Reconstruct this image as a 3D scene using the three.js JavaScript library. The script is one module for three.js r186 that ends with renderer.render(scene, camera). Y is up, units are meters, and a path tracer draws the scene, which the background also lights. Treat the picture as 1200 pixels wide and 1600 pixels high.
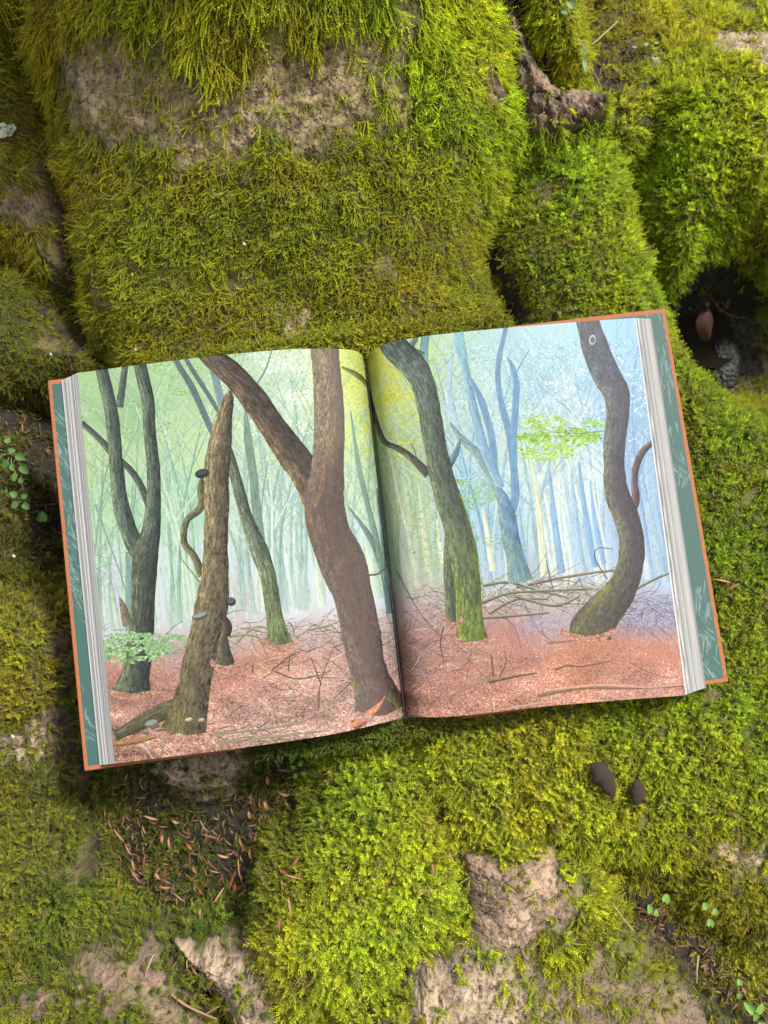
import * as THREE from 'three';
import { RoundedBoxGeometry } from 'three/addons/geometries/RoundedBoxGeometry.js';
import { mergeGeometries } from 'three/addons/utils/BufferGeometryUtils.js';

// ---------------------------------------------------------------- camera, sky, sun, exposure
const C45 = Math.SQRT1_2, DIST = 0.77185, SLOPE = 0.000513;   // the bank at the foot of the tree lies at 45 degrees
const W3 = (u, v, w) => new THREE.Vector3(u, C45 * (v + w), C45 * (w - v));   // bank coordinates (across, up the bank, off the bank) to world
const camera = new THREE.PerspectiveCamera(56, 0.75, 0.02, 200);
camera.position.copy(W3(0, 0, DIST)); camera.up.set(0, C45, -C45); camera.lookAt(0, 0, 0);
camera.focus = 0.755; camera.userData.fStop = 7;
const scene = new THREE.Scene();
const renderer = new THREE.WebGLRenderer({ antialias: true });
renderer.toneMapping = THREE.LinearToneMapping;
renderer.toneMappingExposure = 3.0;
renderer.shadowMap.enabled = true;
{ // a bright overcast sky seen through an opening in the wood: light overhead, falling off to the horizon
  const w = 64, h = 32, d = new Float32Array(w * h * 4);
  for (let y = 0; y < h; y++) for (let x = 0; x < w; x++) {
    const e = Math.sin(((y + 0.5) / h - 0.5) * Math.PI), k = (y * w + x) * 4, up = Math.max(0, e);
    const L = e > 0 ? 0.10 + 0.9 * Math.pow(up, 1.3) : 0.06;
    d[k] = L * (e > 0 ? 1.0 : 0.8); d[k + 1] = L * 1.0; d[k + 2] = L * (e > 0 ? 0.97 : 0.5); d[k + 3] = 1;
  }
  const t = new THREE.DataTexture(d, w, h, THREE.RGBAFormat, THREE.FloatType);
  t.mapping = THREE.EquirectangularReflectionMapping; t.magFilter = THREE.LinearFilter; t.needsUpdate = true;
  scene.background = t; scene.environment = t;
}
const sun = new THREE.DirectionalLight(new THREE.Color(1, 0.95, 0.84), 3.0);
sun.position.set(1.05, 1.9, 0.3); sun.castShadow = true; sun.shadow.radius = 22;
Object.assign(sun.shadow.camera, { left: -1.5, right: 1.5, top: 1.5, bottom: -1.5, near: 0.1, far: 6 });
scene.add(sun, sun.target);

// ---------------------------------------------------------------- helpers
function rng(seed) { let s = seed | 0; return () => { s = (s + 0x6d2b79f5) | 0; let t = Math.imul(s ^ (s >>> 15), 1 | s); t = (t + Math.imul(t ^ (t >>> 7), 61 | t)) ^ t; return ((t ^ (t >>> 14)) >>> 0) / 4294967296; }; }
const clamp = (x, a = 0, b = 1) => (x < a ? a : x > b ? b : x), lerp = (a, b, t) => a + (b - a) * t, ss = (a, b, x) => { const t = clamp((x - a) / (b - a)); return t * t * (3 - 2 * t); };
function hash2(x, y, s = 0) { let h = Math.imul(x, 374761393) ^ Math.imul(y, 668265263) ^ Math.imul(s, 974711); h = Math.imul(h ^ (h >>> 13), 1274126177); h = Math.imul(h ^ (h >>> 16), 2246822519); return ((h ^ (h >>> 15)) >>> 0) / 4294967296; }
function vnoise(x, y, s = 0) { const xi = Math.floor(x), yi = Math.floor(y), fx = x - xi, fy = y - yi, a = fx * fx * (3 - 2 * fx), b = fy * fy * (3 - 2 * fy); const p = hash2(xi, yi, s), q = hash2(xi + 1, yi, s), r = hash2(xi, yi + 1, s), t = hash2(xi + 1, yi + 1, s); return (p + (q - p) * a + (r - p) * b + (p - q - r + t) * a * b) * 2 - 1; }
function fbm(x, y, o = 4, s = 0) { let v = 0, a = 0.5; for (let i = 0; i < o; i++) { v += a * vnoise(x, y, s + i * 17); x = x * 2.03 + 11.3; y = y * 2.03 - 7.1; a *= 0.5; } return v; }
function cells(x, y, s = 0) { const xi = Math.floor(x), yi = Math.floor(y); let f1 = 9, f2 = 9, id = 0; for (let j = -1; j <= 1; j++) for (let i = -1; i <= 1; i++) { const cx = xi + i, cy = yi + j, dx = cx + 0.15 + 0.7 * hash2(cx, cy, s) - x, dy = cy + 0.15 + 0.7 * hash2(cx, cy, s + 5) - y, d = Math.sqrt(dx * dx + dy * dy); if (d < f1) { f2 = f1; f1 = d; id = hash2(cx, cy, s + 9); } else if (d < f2) f2 = d; } return [f1, f2 - f1, id]; }
const counts = {};
function numbered(name) { const n = counts[name] = (counts[name] ?? -1) + 1; return n ? name + '_' + String(n).padStart(3, '0') : name; }
function tag(o, label, category, group, kind) { if (label) o.userData.label = label; if (category) o.userData.category = category; if (group) o.userData.group = group; if (kind) o.userData.kind = kind; return o; }
function mesh(name, geometry, material, parent) { const m = new THREE.Mesh(geometry, material); m.name = parent === scene ? numbered(name) : name; m.castShadow = m.receiveShadow = true; parent.add(m); return m; }
function geo(pos, idx, col, uv) { const g = new THREE.BufferGeometry(); g.setAttribute('position', new THREE.Float32BufferAttribute(pos, 3)); if (col) g.setAttribute('color', new THREE.Float32BufferAttribute(col, 3)); if (uv) g.setAttribute('uv', new THREE.Float32BufferAttribute(uv, 2)); if (idx) g.setIndex(idx); g.computeVertexNormals(); return g; }
const pxToBank = (px, py, w = 0) => { const k = SLOPE * (DIST - w) / DIST; return [(px - 600) * k, (800 - py) * k]; };   // millimetres on the bank from a tracing of the photograph
function canvasTexture(w, h, draw) { const c = document.createElement('canvas'); c.width = w; c.height = h; draw(c.getContext('2d'), w, h, c); const t = new THREE.CanvasTexture(c); t.colorSpace = THREE.SRGBColorSpace; return t; }
function greyTexture(w, h, f) { const d = new Uint8Array(w * h * 4); for (let y = 0; y < h; y++) for (let x = 0; x < w; x++) { const v = clamp(f(x / w, y / h)) * 255, k = (y * w + x) * 4; d[k] = d[k + 1] = d[k + 2] = v; d[k + 3] = 255; } const t = new THREE.DataTexture(d, w, h); t.magFilter = THREE.LinearFilter; t.wrapS = t.wrapT = THREE.RepeatWrapping; t.needsUpdate = true; return t; }

// ---------------------------------------------------------------- pose of the book (needed by the ground, which it presses on)
const bookEuler = [-0.11201892, 0.05249482, 0.12590101], bookAt = [0.00177, -0.01482, 0.0009];
const BR = new THREE.Matrix4().makeRotationZ(bookEuler[2]).multiply(new THREE.Matrix4().makeRotationY(bookEuler[1])).multiply(new THREE.Matrix4().makeRotationX(bookEuler[0]));
const BRi = BR.clone().transpose();
const bookLocal = (u, v, w) => new THREE.Vector3(u - bookAt[0], v - bookAt[1], w - bookAt[2]).applyMatrix4(BRi);
const BN = new THREE.Vector3(0, 0, 1).applyMatrix4(BR);
const boardW = (u, v, z) => bookAt[2] + (z - BN.x * (u - bookAt[0]) - BN.y * (v - bookAt[1])) / BN.z;   // height off the bank of the plane at local height z
function bookDist(u, v) { const p = bookLocal(u, v, boardW(u, v, 0)); const dx = Math.abs(p.x) - 0.255, dy = Math.abs(p.y) - 0.155; return dx > 0 && dy > 0 ? Math.hypot(dx, dy) : Math.max(dx, dy); }

// ---------------------------------------------------------------- the foot of the tree: bodies with traced outlines
// kind: r = piece of the tree (part name), g = ground.  p: outline, w: heights at points, R: rounding of the edge, D: how far the edge drops
const BODIES = [
  { part: 'trunk', R: .085, D: .06, p: [[10, -900], [5, -100], [10, 60], [50, 150], [75, 230], [108, 320], [114, 420], [135, 500], [170, 575], [250, 700], [600, 740], [790, 620], [798, 505], [747, 395], [772, 305], [818, 205], [812, 120], [785, 10], [782, -100], [790, -900]], w: [[450, 540, -.035], [700, 520, -.045], [200, 540, -.065], [450, 300, .01], [150, 300, -.025], [720, 250, -.02], [450, 100, .06], [150, 60, .03], [750, 30, .02], [450, -200, .18], [450, -500, .42], [450, -900, .8], [450, 700, -.06]] },
  { part: 'buttress', R: .04, D: .05, p: [[790, -900], [785, 0], [830, 95], [870, 122], [905, 112], [893, 60], [888, -100], [900, -900]], w: [[850, 60, -.055], [850, -200, .06], [850, -500, .3], [850, -900, .7]] },
  { part: 'bark_ridge', R: .022, D: .03, p: [[768, -40], [806, -40], [842, 70], [868, 118], [945, 158], [938, 198], [870, 212], [820, 210], [800, 130]], w: [[810, 20, .006], [830, 100, -.012], [880, 170, -.045], [930, 180, -.075]] },
  { part: 'root', R: .065, D: .062, k: .014, p: [[825, 205], [900, 195], [955, 185], [985, 260], [1000, 340], [1042, 480], [1070, 580], [900, 680], [800, 580], [790, 500], [752, 420], [775, 320]], w: [[880, 230, -.07], [900, 380, -.04], [950, 480, -.05], [810, 470, -.075], [980, 560, -.06], [930, 200, -.09]] },
  { part: 'root', R: .085, D: .11, k: .014, p: [[940, 165], [985, 110], [1040, 65], [1100, 42], [1300, 20], [1700, 0], [1700, 330], [1190, 352], [1110, 392], [1088, 432], [1040, 440], [1005, 350], [990, 260]], w: [[1100, 200, -.06], [990, 190, -.1], [1200, 200, -.05], [1050, 380, -.085], [1100, 70, -.12], [1500, 200, -.05]] },
  { part: 'root', R: .06, D: .06, p: [[1040, 500], [1075, 555], [1140, 622], [1210, 655], [1400, 690], [1800, 700], [1800, 1640], [1400, 1620], [1230, 1560], [1120, 1480], [1030, 1400], [965, 1368], [860, 1345], [720, 1335], [640, 1220], [610, 1100], [900, 900]], w: [[1080, 600, -.06], [1150, 700, -.06], [1150, 950, -.03], [1000, 1150, .0], [800, 1180, .012], [1180, 1250, -.012], [900, 1330, .0], [700, 1200, .012], [1180, 1450, -.01]] },
  { part: 'root', R: .045, D: .05, p: [[700, 1330], [770, 1285], [870, 1300], [945, 1365], [960, 1410], [1030, 1490], [1085, 1560], [1140, 1700], [1250, 2000], [400, 2000], [480, 1700], [560, 1590], [640, 1500], [722, 1440]], w: [[790, 1370, .022], [700, 1550, .035], [620, 1580, .03], [900, 1500, .024], [1000, 1560, .0], [760, 1450, .01], [880, 1400, .012], [700, 1800, .1]] },
  { part: 'mossy_mound', ground: true, R: .065, D: .042, k: .035, p: [[640, 1110], [690, 1240], [712, 1330], [716, 1420], [690, 1480], [560, 1570], [470, 1610], [395, 1540], [408, 1400], [470, 1280], [520, 1180], [480, 1130]], w: [[580, 1180, -.002], [560, 1350, .024], [550, 1500, .034]] },
  { part: 'mossy_mound', ground: true, R: .055, D: .05, p: [[-500, 1300], [-100, 1285], [70, 1290], [140, 1320], [170, 1420], [300, 1445], [410, 1480], [390, 1545], [240, 1475], [100, 1490], [-100, 1570], [-500, 1600]], w: [[60, 1400, .01], [250, 1440, -.012], [-200, 1400, .02]] },
  { part: 'root', R: .04, D: .045, p: [[50, 1545], [120, 1490], [230, 1468], [285, 1505], [335, 1590], [380, 1700], [450, 2000], [-600, 2000], [-600, 1600], [-100, 1575]], w: [[170, 1540, .022], [60, 1600, .03], [300, 1580, .015], [0, 1800, .1]] },
  { part: 'root', R: .028, D: .045, p: [[258, 1472], [330, 1465], [425, 1490], [445, 1560], [480, 1700], [430, 1800], [400, 1700], [335, 1560]], w: [[350, 1500, .012], [410, 1580, .03]] },
  { part: 'root', R: .045, D: .065, p: [[45, 935], [85, 950], [122, 1000], [126, 1100], [132, 1200], [145, 1270], [90, 1305], [-100, 1310], [-500, 1310], [-500, 930], [-100, 945]], w: [[60, 1100, -.025], [0, 1100, -.008], [100, 1250, -.035], [-300, 1100, -.02]] },
  { part: 'root', R: .05, D: .03, p: [[-500, 610], [-100, 610], [15, 640], [45, 760], [66, 900], [55, 945], [-100, 945], [-500, 930]], w: [[10, 800, -.075], [-200, 780, -.06]] },
  { part: 'root', R: .045, D: .055, p: [[-500, 360], [-100, 385], [30, 420], [75, 478], [100, 515], [150, 572], [80, 592], [-100, 650], [-500, 650]], w: [[40, 520, -.06], [0, 450, -.04], [-200, 500, -.04]] },
  { part: 'root', R: .05, D: .055, p: [[-300, -500], [-30, -100], [5, 75], [48, 168], [72, 250], [105, 330], [108, 425], [70, 440], [30, 400], [-100, 370], [-500, 340]], w: [[40, 250, -.03], [90, 380, -.055], [0, 100, -.015], [-200, 200, -.02], [-60, -200, .09]] },
  { part: 'root_knob', R: .03, D: .04, p: [[235, 1200], [300, 1165], [400, 1130], [402, 1190], [362, 1240], [292, 1252], [245, 1238]], w: [[320, 1210, -.012], [390, 1160, -.01]] },
];
const BASE = [[1120, 470, -.33], [1150, 540, -.26], [1190, 450, -.33], [1090, 470, -.3], [950, 80, -.15], [1000, 40, -.17], [1100, 0, -.21], [300, 1320, -.045], [300, 1230, -.055], [200, 1300, -.05], [450, 1230, -.045], [100, 800, -.19], [60, 700, -.14], [112, 1100, -.2], [120, 960, -.2], [1000, 1420, -.03], [1150, 1550, -.02], [500, 850, -.11], [130, 560, -.2], [60, 440, -.15], [70, 260, -.1], [775, 450, -.18], [370, 1560, -.03], [800, 500, -.13], [110, 640, -.11]];
const smin = (x, k) => 0.5 * (x + Math.sqrt(x * x + k * k));
const plainW = (v) => -0.09 + smin(-(v + 0.36), 0.05) * 1.0 - smin(v - 0.27, 0.05) * 0.75;
const baseS = BASE.map(([x, y, w]) => { const [u, v] = pxToBank(x, y, w); return [u, v, w - plainW(v)]; });
function baseW(u, v) { let a = 0.02, b = 0; for (const [x, y, r] of baseS) { const k = Math.exp(-((x - u) ** 2 + (y - v) ** 2) / (2 * 0.055 ** 2)); a += k; b += k * r; } return plainW(v) + b / a; }
for (const b of BODIES) {
  const mean = b.w.reduce((a, q) => a + q[2], 0) / b.w.length;
  const near = b.p.map(([x, y]) => { let a = 0, s = 0; for (const q of b.w) { const k = 1 / (((q[0] - x) ** 2 + (q[1] - y) ** 2) / 1e4 + 0.05) ** 2; a += k; s += k * q[2]; } return s / a; });
  b.poly = b.p.map(([x, y], i) => pxToBank(x, y, Math.max(-0.25, Math.min(near[i], 0.12) - b.D * 0.35)));
  b.tops = b.w.map(([x, y, w]) => { const [u, v] = pxToBank(x, y, Math.min(w, 0.12)); return [u, v, w]; });
  if (b.part === 'trunk' || b.part === 'buttress') b.tops.forEach((t, i) => { if (b.w[i][1] < -100) t[1] = (800 - b.w[i][1]) * SLOPE * 0.86; });
  b.sig = b.part === 'trunk' ? 0.09 : 0.06;
  b.box = [Math.min(...b.poly.map((q) => q[0])), Math.max(...b.poly.map((q) => q[0])), Math.min(...b.poly.map((q) => q[1])), Math.max(...b.poly.map((q) => q[1]))];
  b.mean = mean;
}
function polyDist(poly, x, y) {   // signed, positive inside
  let d = 1e9, inside = false;
  for (let i = 0, j = poly.length - 1; i < poly.length; j = i++) {
    const ax = poly[i][0], ay = poly[i][1], ex = poly[j][0] - ax, ey = poly[j][1] - ay, px = x - ax, py = y - ay, t = clamp((px * ex + py * ey) / (ex * ex + ey * ey)), qx = px - ex * t, qy = py - ey * t, q = qx * qx + qy * qy;
    if (q < d) d = q;
    if ((ay > y) !== (poly[j][1] > y) && x < (ex * (y - ay)) / ey + ax) inside = !inside;
  }
  return inside ? Math.sqrt(d) : -Math.sqrt(d);
}
function topW(b, u, v) { let a = 1e-9, s = 1e-9 * b.mean; for (const [x, y, w] of b.tops) { const k = Math.exp(-((x - u) ** 2 + (y - v) ** 2) / (2 * b.sig * b.sig)) + 1e-5 / (0.01 + (x - u) ** 2 + (y - v) ** 2); a += k; s += k * w; } return s / a; }
// bare bark, crust and litter.  p outline, soft: width of the ragged edge, keep: moss that stays, type of surface
const PATCHES = [
  { t: 'old', soft: .014, keep: .1, p: [[95, 70], [180, 40], [270, 55], [300, 90], [360, 120], [480, 75], [600, 85], [590, 190], [500, 230], [420, 215], [370, 255], [290, 262], [200, 225], [120, 205]] },
  { t: 'old', soft: .012, keep: .1, p: [[185, 60], [270, 65], [278, 130], [240, 185], [185, 150]] },
  { t: 'old', soft: .012, keep: .2, p: [[385, 10], [455, 10], [470, 90], [430, 130], [395, 90]] },
  { t: 'old', soft: .008, keep: .1, p: [[38, 0], [62, 0], [65, 45], [40, 45]] },
  { t: 'strip', soft: .008, keep: .06, p: [[52, 225], [75, 262], [105, 335], [110, 420], [125, 430], [92, 445], [72, 380], [55, 300]] },
  { t: 'strip', soft: .012, keep: .3, p: [[20, 280], [70, 300], [90, 380], [40, 370], [5, 330]] },
  { t: 'chunk', soft: .005, keep: .05, p: [[776, -40], [808, -40], [840, 68], [866, 116], [944, 156], [938, 196], [870, 208], [845, 220], [820, 205], [800, 130]] },
  { t: 'chunk', soft: .006, keep: .1, p: [[752, 100], [775, 110], [790, 150], [770, 150]] },
  { t: 'chunk', soft: .006, keep: .1, p: [[690, 150], [715, 148], [735, 190], [705, 180]] },
  { t: 'crack', soft: .006, keep: .02, p: [[1092, 62], [1140, 48], [1300, 60], [1300, 120], [1190, 108], [1120, 84]] },
  { t: 'crack', soft: .01, keep: .35, p: [[1030, 90], [1070, 75], [1080, 95], [1040, 112]] },
  { t: 'old', soft: .008, keep: .3, p: [[362, 258], [392, 256], [395, 280], [372, 282]] },
  { t: 'old', soft: .008, keep: .3, p: [[448, 265], [475, 268], [470, 310], [448, 300]] },
  { t: 'old', soft: .008, keep: .35, p: [[438, 488], [480, 490], [484, 520], [446, 520]] },
  { t: 'old', soft: .01, keep: .3, p: [[530, 40], [640, 60], [640, 140], [560, 150]] },
  { t: 'old', soft: .01, keep: .4, p: [[598, 90], [620, 80], [630, 190], [602, 180]] },
  { t: 'pink', soft: .014, keep: .05, p: [[708, 1345], [722, 1318], [800, 1345], [870, 1320], [888, 1400], [880, 1450], [800, 1480], [735, 1470], [715, 1430]] },
  { t: 'crack', soft: .016, keep: .06, p: [[655, 1500], [700, 1472], [800, 1480], [845, 1490], [830, 1560], [805, 1680], [520, 1680], [560, 1600], [620, 1560]] },
  { t: 'strip', soft: .016, keep: .3, p: [[885, 1480], [960, 1500], [1060, 1540], [1100, 1600], [1120, 1700], [900, 1700], [880, 1600]] },
  { t: 'strip', soft: .015, keep: .45, p: [[830, 1490], [900, 1500], [960, 1600], [850, 1700], [800, 1600]] },
  { t: 'old', soft: .012, keep: .3, p: [[1120, 1300], [1190, 1290], [1195, 1370], [1130, 1385]] },
  { t: 'dark', soft: .012, keep: .12, p: [[60, 945], [90, 960], [120, 1010], [128, 1100], [134, 1200], [142, 1275], [100, 1300], [70, 1200], [45, 1180], [50, 1080], [70, 1010]] },
  { t: 'crack', soft: .01, keep: .25, p: [[-20, 1130], [60, 1110], [110, 1140], [80, 1190], [0, 1190]] },
  { t: 'crack', soft: .008, keep: .12, p: [[235, 1200], [300, 1160], [402, 1125], [402, 1190], [362, 1242], [292, 1252], [262, 1225]] },
  { t: 'strip', soft: .014, keep: .12, p: [[50, 1545], [120, 1500], [220, 1490], [280, 1510], [330, 1590], [360, 1680], [300, 1680], [240, 1610], [150, 1560], [60, 1590]] },
  { t: 'crack', soft: .01, keep: .15, p: [[262, 1474], [330, 1468], [422, 1490], [440, 1560], [470, 1700], [410, 1700], [335, 1560]] },
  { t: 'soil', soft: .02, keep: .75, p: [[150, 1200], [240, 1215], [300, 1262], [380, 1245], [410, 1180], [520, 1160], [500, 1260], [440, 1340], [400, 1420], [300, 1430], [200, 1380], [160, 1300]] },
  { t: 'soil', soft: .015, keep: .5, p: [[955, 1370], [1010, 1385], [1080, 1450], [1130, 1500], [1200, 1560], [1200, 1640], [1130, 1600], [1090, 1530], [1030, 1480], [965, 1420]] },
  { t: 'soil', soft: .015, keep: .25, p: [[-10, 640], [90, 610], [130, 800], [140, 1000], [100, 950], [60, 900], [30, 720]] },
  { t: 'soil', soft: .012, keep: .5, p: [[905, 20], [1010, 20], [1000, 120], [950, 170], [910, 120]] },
  { t: 'wet', soft: .012, keep: .03, p: [[1045, 450], [1100, 400], [1180, 380], [1210, 470], [1190, 580], [1140, 610], [1090, 560]] },  // damp floor under the root, its shade put into the colour
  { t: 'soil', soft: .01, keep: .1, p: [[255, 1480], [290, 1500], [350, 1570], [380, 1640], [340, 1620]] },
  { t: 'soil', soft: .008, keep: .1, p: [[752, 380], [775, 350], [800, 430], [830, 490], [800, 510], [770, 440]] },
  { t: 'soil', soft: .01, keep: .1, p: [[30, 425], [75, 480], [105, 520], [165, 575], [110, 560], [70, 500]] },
];
const SURF = {   // albedo a, b; size of plates; depth of cracks; roughness of the relief
  old: { a: [.27, .2, .125], b: [.14, .1, .062], size: .0075, depth: .0012, rel: .0016, green: .6 },
  strip: { a: [.15, .10, .072], b: [.085, .06, .043], size: .008, depth: .0006, rel: .001, green: .4 },
  chunk: { a: [.17, .115, .082], b: [.045, .031, .024], size: .012, depth: .0045, rel: .004, green: .05 },
  crack: { a: [.265, .2, .145], b: [.13, .094, .066], size: .0105, depth: .0036, rel: .0006, green: .3, fine: .5 },
  pink: { a: [.255, .178, .128], b: [.135, .09, .064], size: .0062, depth: .0016, rel: .0009, green: .12, fine: .5 },
  dark: { a: [.085, .058, .042], b: [.04, .028, .02], size: .011, depth: .0022, rel: .0026, green: .35 },
  wet: { a: [.010, .008, .006], b: [.004, .003, .002], size: .008, depth: .002, rel: .003, green: .15 },  // damp hollow floor, colour taken near black to deepen its shade
  soil: { a: [.014, .009, .006], b: [.006, .004, .0025], size: .006, depth: .001, rel: .0022, green: .1 },  // soil, colour darkened further so gaps and crevices look shaded
};
let CORE = { u: .43, v: .54, step: .00125 };
const axis = (half, far) => { const a = []; for (let x = -half; x <= half + 1e-9; x += CORE.step) a.push(x); let s = CORE.step, x = half; const out = []; while (x < far) { s = Math.min(s * 1.18, .05); x += s; out.push(x); } return [...out.map((q) => -q).reverse(), ...a, ...out]; };
const US = axis(CORE.u, 1.5), VS = axis(CORE.v, 1.25), NU = US.length, NV = VS.length;
const HT = new Float32Array(NU * NV), REG = new Int8Array(NU * NV), BARE = new Float32Array(NU * NV), KEEP = new Float32Array(NU * NV), COL = new Float32Array(NU * NV * 3);
for (const q of PATCHES) { q.uv = null; }
function surfaceAt(u, v) {   // smooth height and the body on top
  const wu = u + .005 * fbm(u * 22, v * 22, 3, 3), wv = v + .005 * fbm(u * 22, v * 22, 3, 51);
  let h = baseW(u, v), reg = -1;
  for (let i = 0; i < BODIES.length; i++) {
    const b = BODIES[i];
    if (u < b.box[0] - .1 || u > b.box[1] + .1 || v < b.box[2] - .1 || v > b.box[3] + .1) continue;
    const d = polyDist(b.poly, wu, wv); if (d < -.1) continue;
    const s = clamp((b.R - d) / b.R, 0, 1), drop = d >= 0 ? b.D * (1 - Math.sqrt(Math.max(0, 1 - Math.pow(s, 2.2) * .96))) / .8 : b.D + (-d) * 3.2;
    const k = b.k ?? .012, t = topW(b, u, v) - drop, m = Math.max(h, t), q = Math.max(k - Math.abs(h - t), 0) / k;
    if (t > h) reg = i;
    h = m + q * q * k * .25;
  }
  return [h, reg];
}
{ // first pass: shape
  for (let j = 0; j < NV; j++) for (let i = 0; i < NU; i++) { const [h, r] = surfaceAt(US[i], VS[j]); HT[j * NU + i] = h; REG[j * NU + i] = r; }
}
const find = (A, x) => { let lo = 0, hi = A.length - 2; while (lo < hi) { const m = (lo + hi + 1) >> 1; if (A[m] <= x) lo = m; else hi = m - 1; } return lo; };
function sample(F, u, v) { const i = find(US, u), j = find(VS, v), a = clamp((u - US[i]) / (US[i + 1] - US[i])), b = clamp((v - VS[j]) / (VS[j + 1] - VS[j])), k = j * NU + i; return lerp(lerp(F[k], F[k + 1], a), lerp(F[k + NU], F[k + NU + 1], a), b); }
function seat(px, py, lift = 0) {   // where a thing traced at this place of the photograph sits on the surface
  let w = .3; for (let n = 0; n < 1600; n++, w -= .0004) { const [u, v] = pxToBank(px, py, w); if (sample(HT, u, v) + lift >= w) return [u, v, w]; } const [u, v] = pxToBank(px, py, w); return [u, v, w];
}
for (const q of PATCHES) { q.uv = q.p.map(([x, y]) => seat(x, y).slice(0, 2)); q.box = [Math.min(...q.uv.map((e) => e[0])) - .03, Math.max(...q.uv.map((e) => e[0])) + .03, Math.min(...q.uv.map((e) => e[1])) - .03, Math.max(...q.uv.map((e) => e[1])) + .03]; }
{ // second pass: bark relief, moss cushions, the dent under the book, colours
  const dark = [.06, .068, .010];
  for (let j = 0; j < NV; j++) for (let i = 0; i < NU; i++) {
    const u = US[i], v = VS[j], k = j * NU + i, core = Math.abs(u) < CORE.u + .02 && Math.abs(v) < CORE.v + .02;
    let h = HT[k], bare = 0, keep = 1, S = null, best = 0;
    const ragged = core ? fbm(u * 95, v * 60, 4, 7) : 0;
    for (const q of PATCHES) {
      if (u < q.box[0] || u > q.box[1] || v < q.box[2] || v > q.box[3]) continue;
      const d = polyDist(q.uv, u, v) + ragged * q.soft * 1.6, m = ss(-q.soft * .5, q.soft * .6, d);
      if (m > best) { best = m; S = SURF[q.t]; keep = q.keep; }
    }
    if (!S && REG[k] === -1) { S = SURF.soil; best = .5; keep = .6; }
    if (!core) { if (!S) { S = SURF.old; best = .25; keep = .7; } }
    bare = best;
    const cushion = core ? .0046 * fbm(u * 36, v * 36, 3, 21) * 2 + .0016 * fbm(u * 120, v * 120, 2, 33) * 2 : .01 * fbm(u * 12, v * 12, 4, 21);
    let r = dark[0], g = dark[1], b = dark[2]; const tint = .8 + .6 * fbm(u * 60, v * 60, 3, 91), thinB = .7 * ss(.2, .45, -fbm(u * 48, v * 48, 4, 231));
    r = lerp(r * tint, .085, thinB); g = lerp(g * tint, .066, thinB); b = lerp(b * tint, .02, thinB);
    h += cushion * (1 - bare);
    if (S && core) {
      const wa = S.size * .9, wx = u + wa * fbm(u * .55 / S.size, v * .55 / S.size, 4, 61), wy = v + wa * fbm(u * .55 / S.size, v * .55 / S.size, 4, 67), st = S.rel > .002 && S !== SURF.soil ? .75 : .8;
      const [f1, edge, id] = cells(wx / S.size, wy / S.size * st, 41), c2 = cells(wx / (S.size * .38), wy / (S.size * .38), 47);
      const crack = (1 - ss(0, .1, edge)) * ss(-.4, .0, fbm(u * 95, v * 95, 3, 63)), fine = (1 - ss(0, .2, c2[1])) * ss(-.1, .25, fbm(u * 140, v * 140, 2, 64)), gr = fbm(u * 420, v * 300, 3, 71);
      const lift = (id - .5) * S.rel * .9 + S.rel * 1.5 * (.5 - Math.abs(fbm(u * 95, v * 75, 4, 77)) * 2) + S.rel * .7 * fbm(u * 230, v * 190, 3, 78) + .0004 * gr - crack * S.depth - fine * S.depth * (S.fine ?? .28);
      h += bare * lift + bare * .0012 * fbm(u * 45, v * 35, 3, 13) * 2;
      const t = clamp(.5 + 1.3 * fbm(u * 130, v * 95, 4, 83) + (id - .5) * .5 + gr * .35), e = 1 - .7 * crack * (S.depth > .001 ? 1 : .5) - (S.fine ? .4 : .28) * fine * (1 - crack);
      const gn = S.green * ss(-.1, .45, fbm(u * 55, v * 55, 4, 103));
      r = lerp(r, lerp(lerp(S.b[0], S.a[0], t), .115, gn) * e, bare); g = lerp(g, lerp(lerp(S.b[1], S.a[1], t), .105, gn) * e, bare); b = lerp(b, lerp(lerp(S.b[2], S.a[2], t), .03, gn) * e, bare);
    }
    const d = bookDist(u, v), cap = boardW(u, v, -.0032) - .003 + Math.max(0, d - .004) * 2.2;
    if (d < .08) h = Math.min(h, cap);
    HT[k] = h; BARE[k] = bare; KEEP[k] = lerp(1, keep, bare); COL[k * 3] = Math.max(.004, r); COL[k * 3 + 1] = Math.max(.004, g); COL[k * 3 + 2] = Math.max(.002, b);
  }
}
function slopeAt(u, v, e = .003) { return [(sample(HT, u + e, v) - sample(HT, u - e, v)) / (2 * e), (sample(HT, u, v + e) - sample(HT, u, v - e)) / (2 * e)]; }

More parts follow.
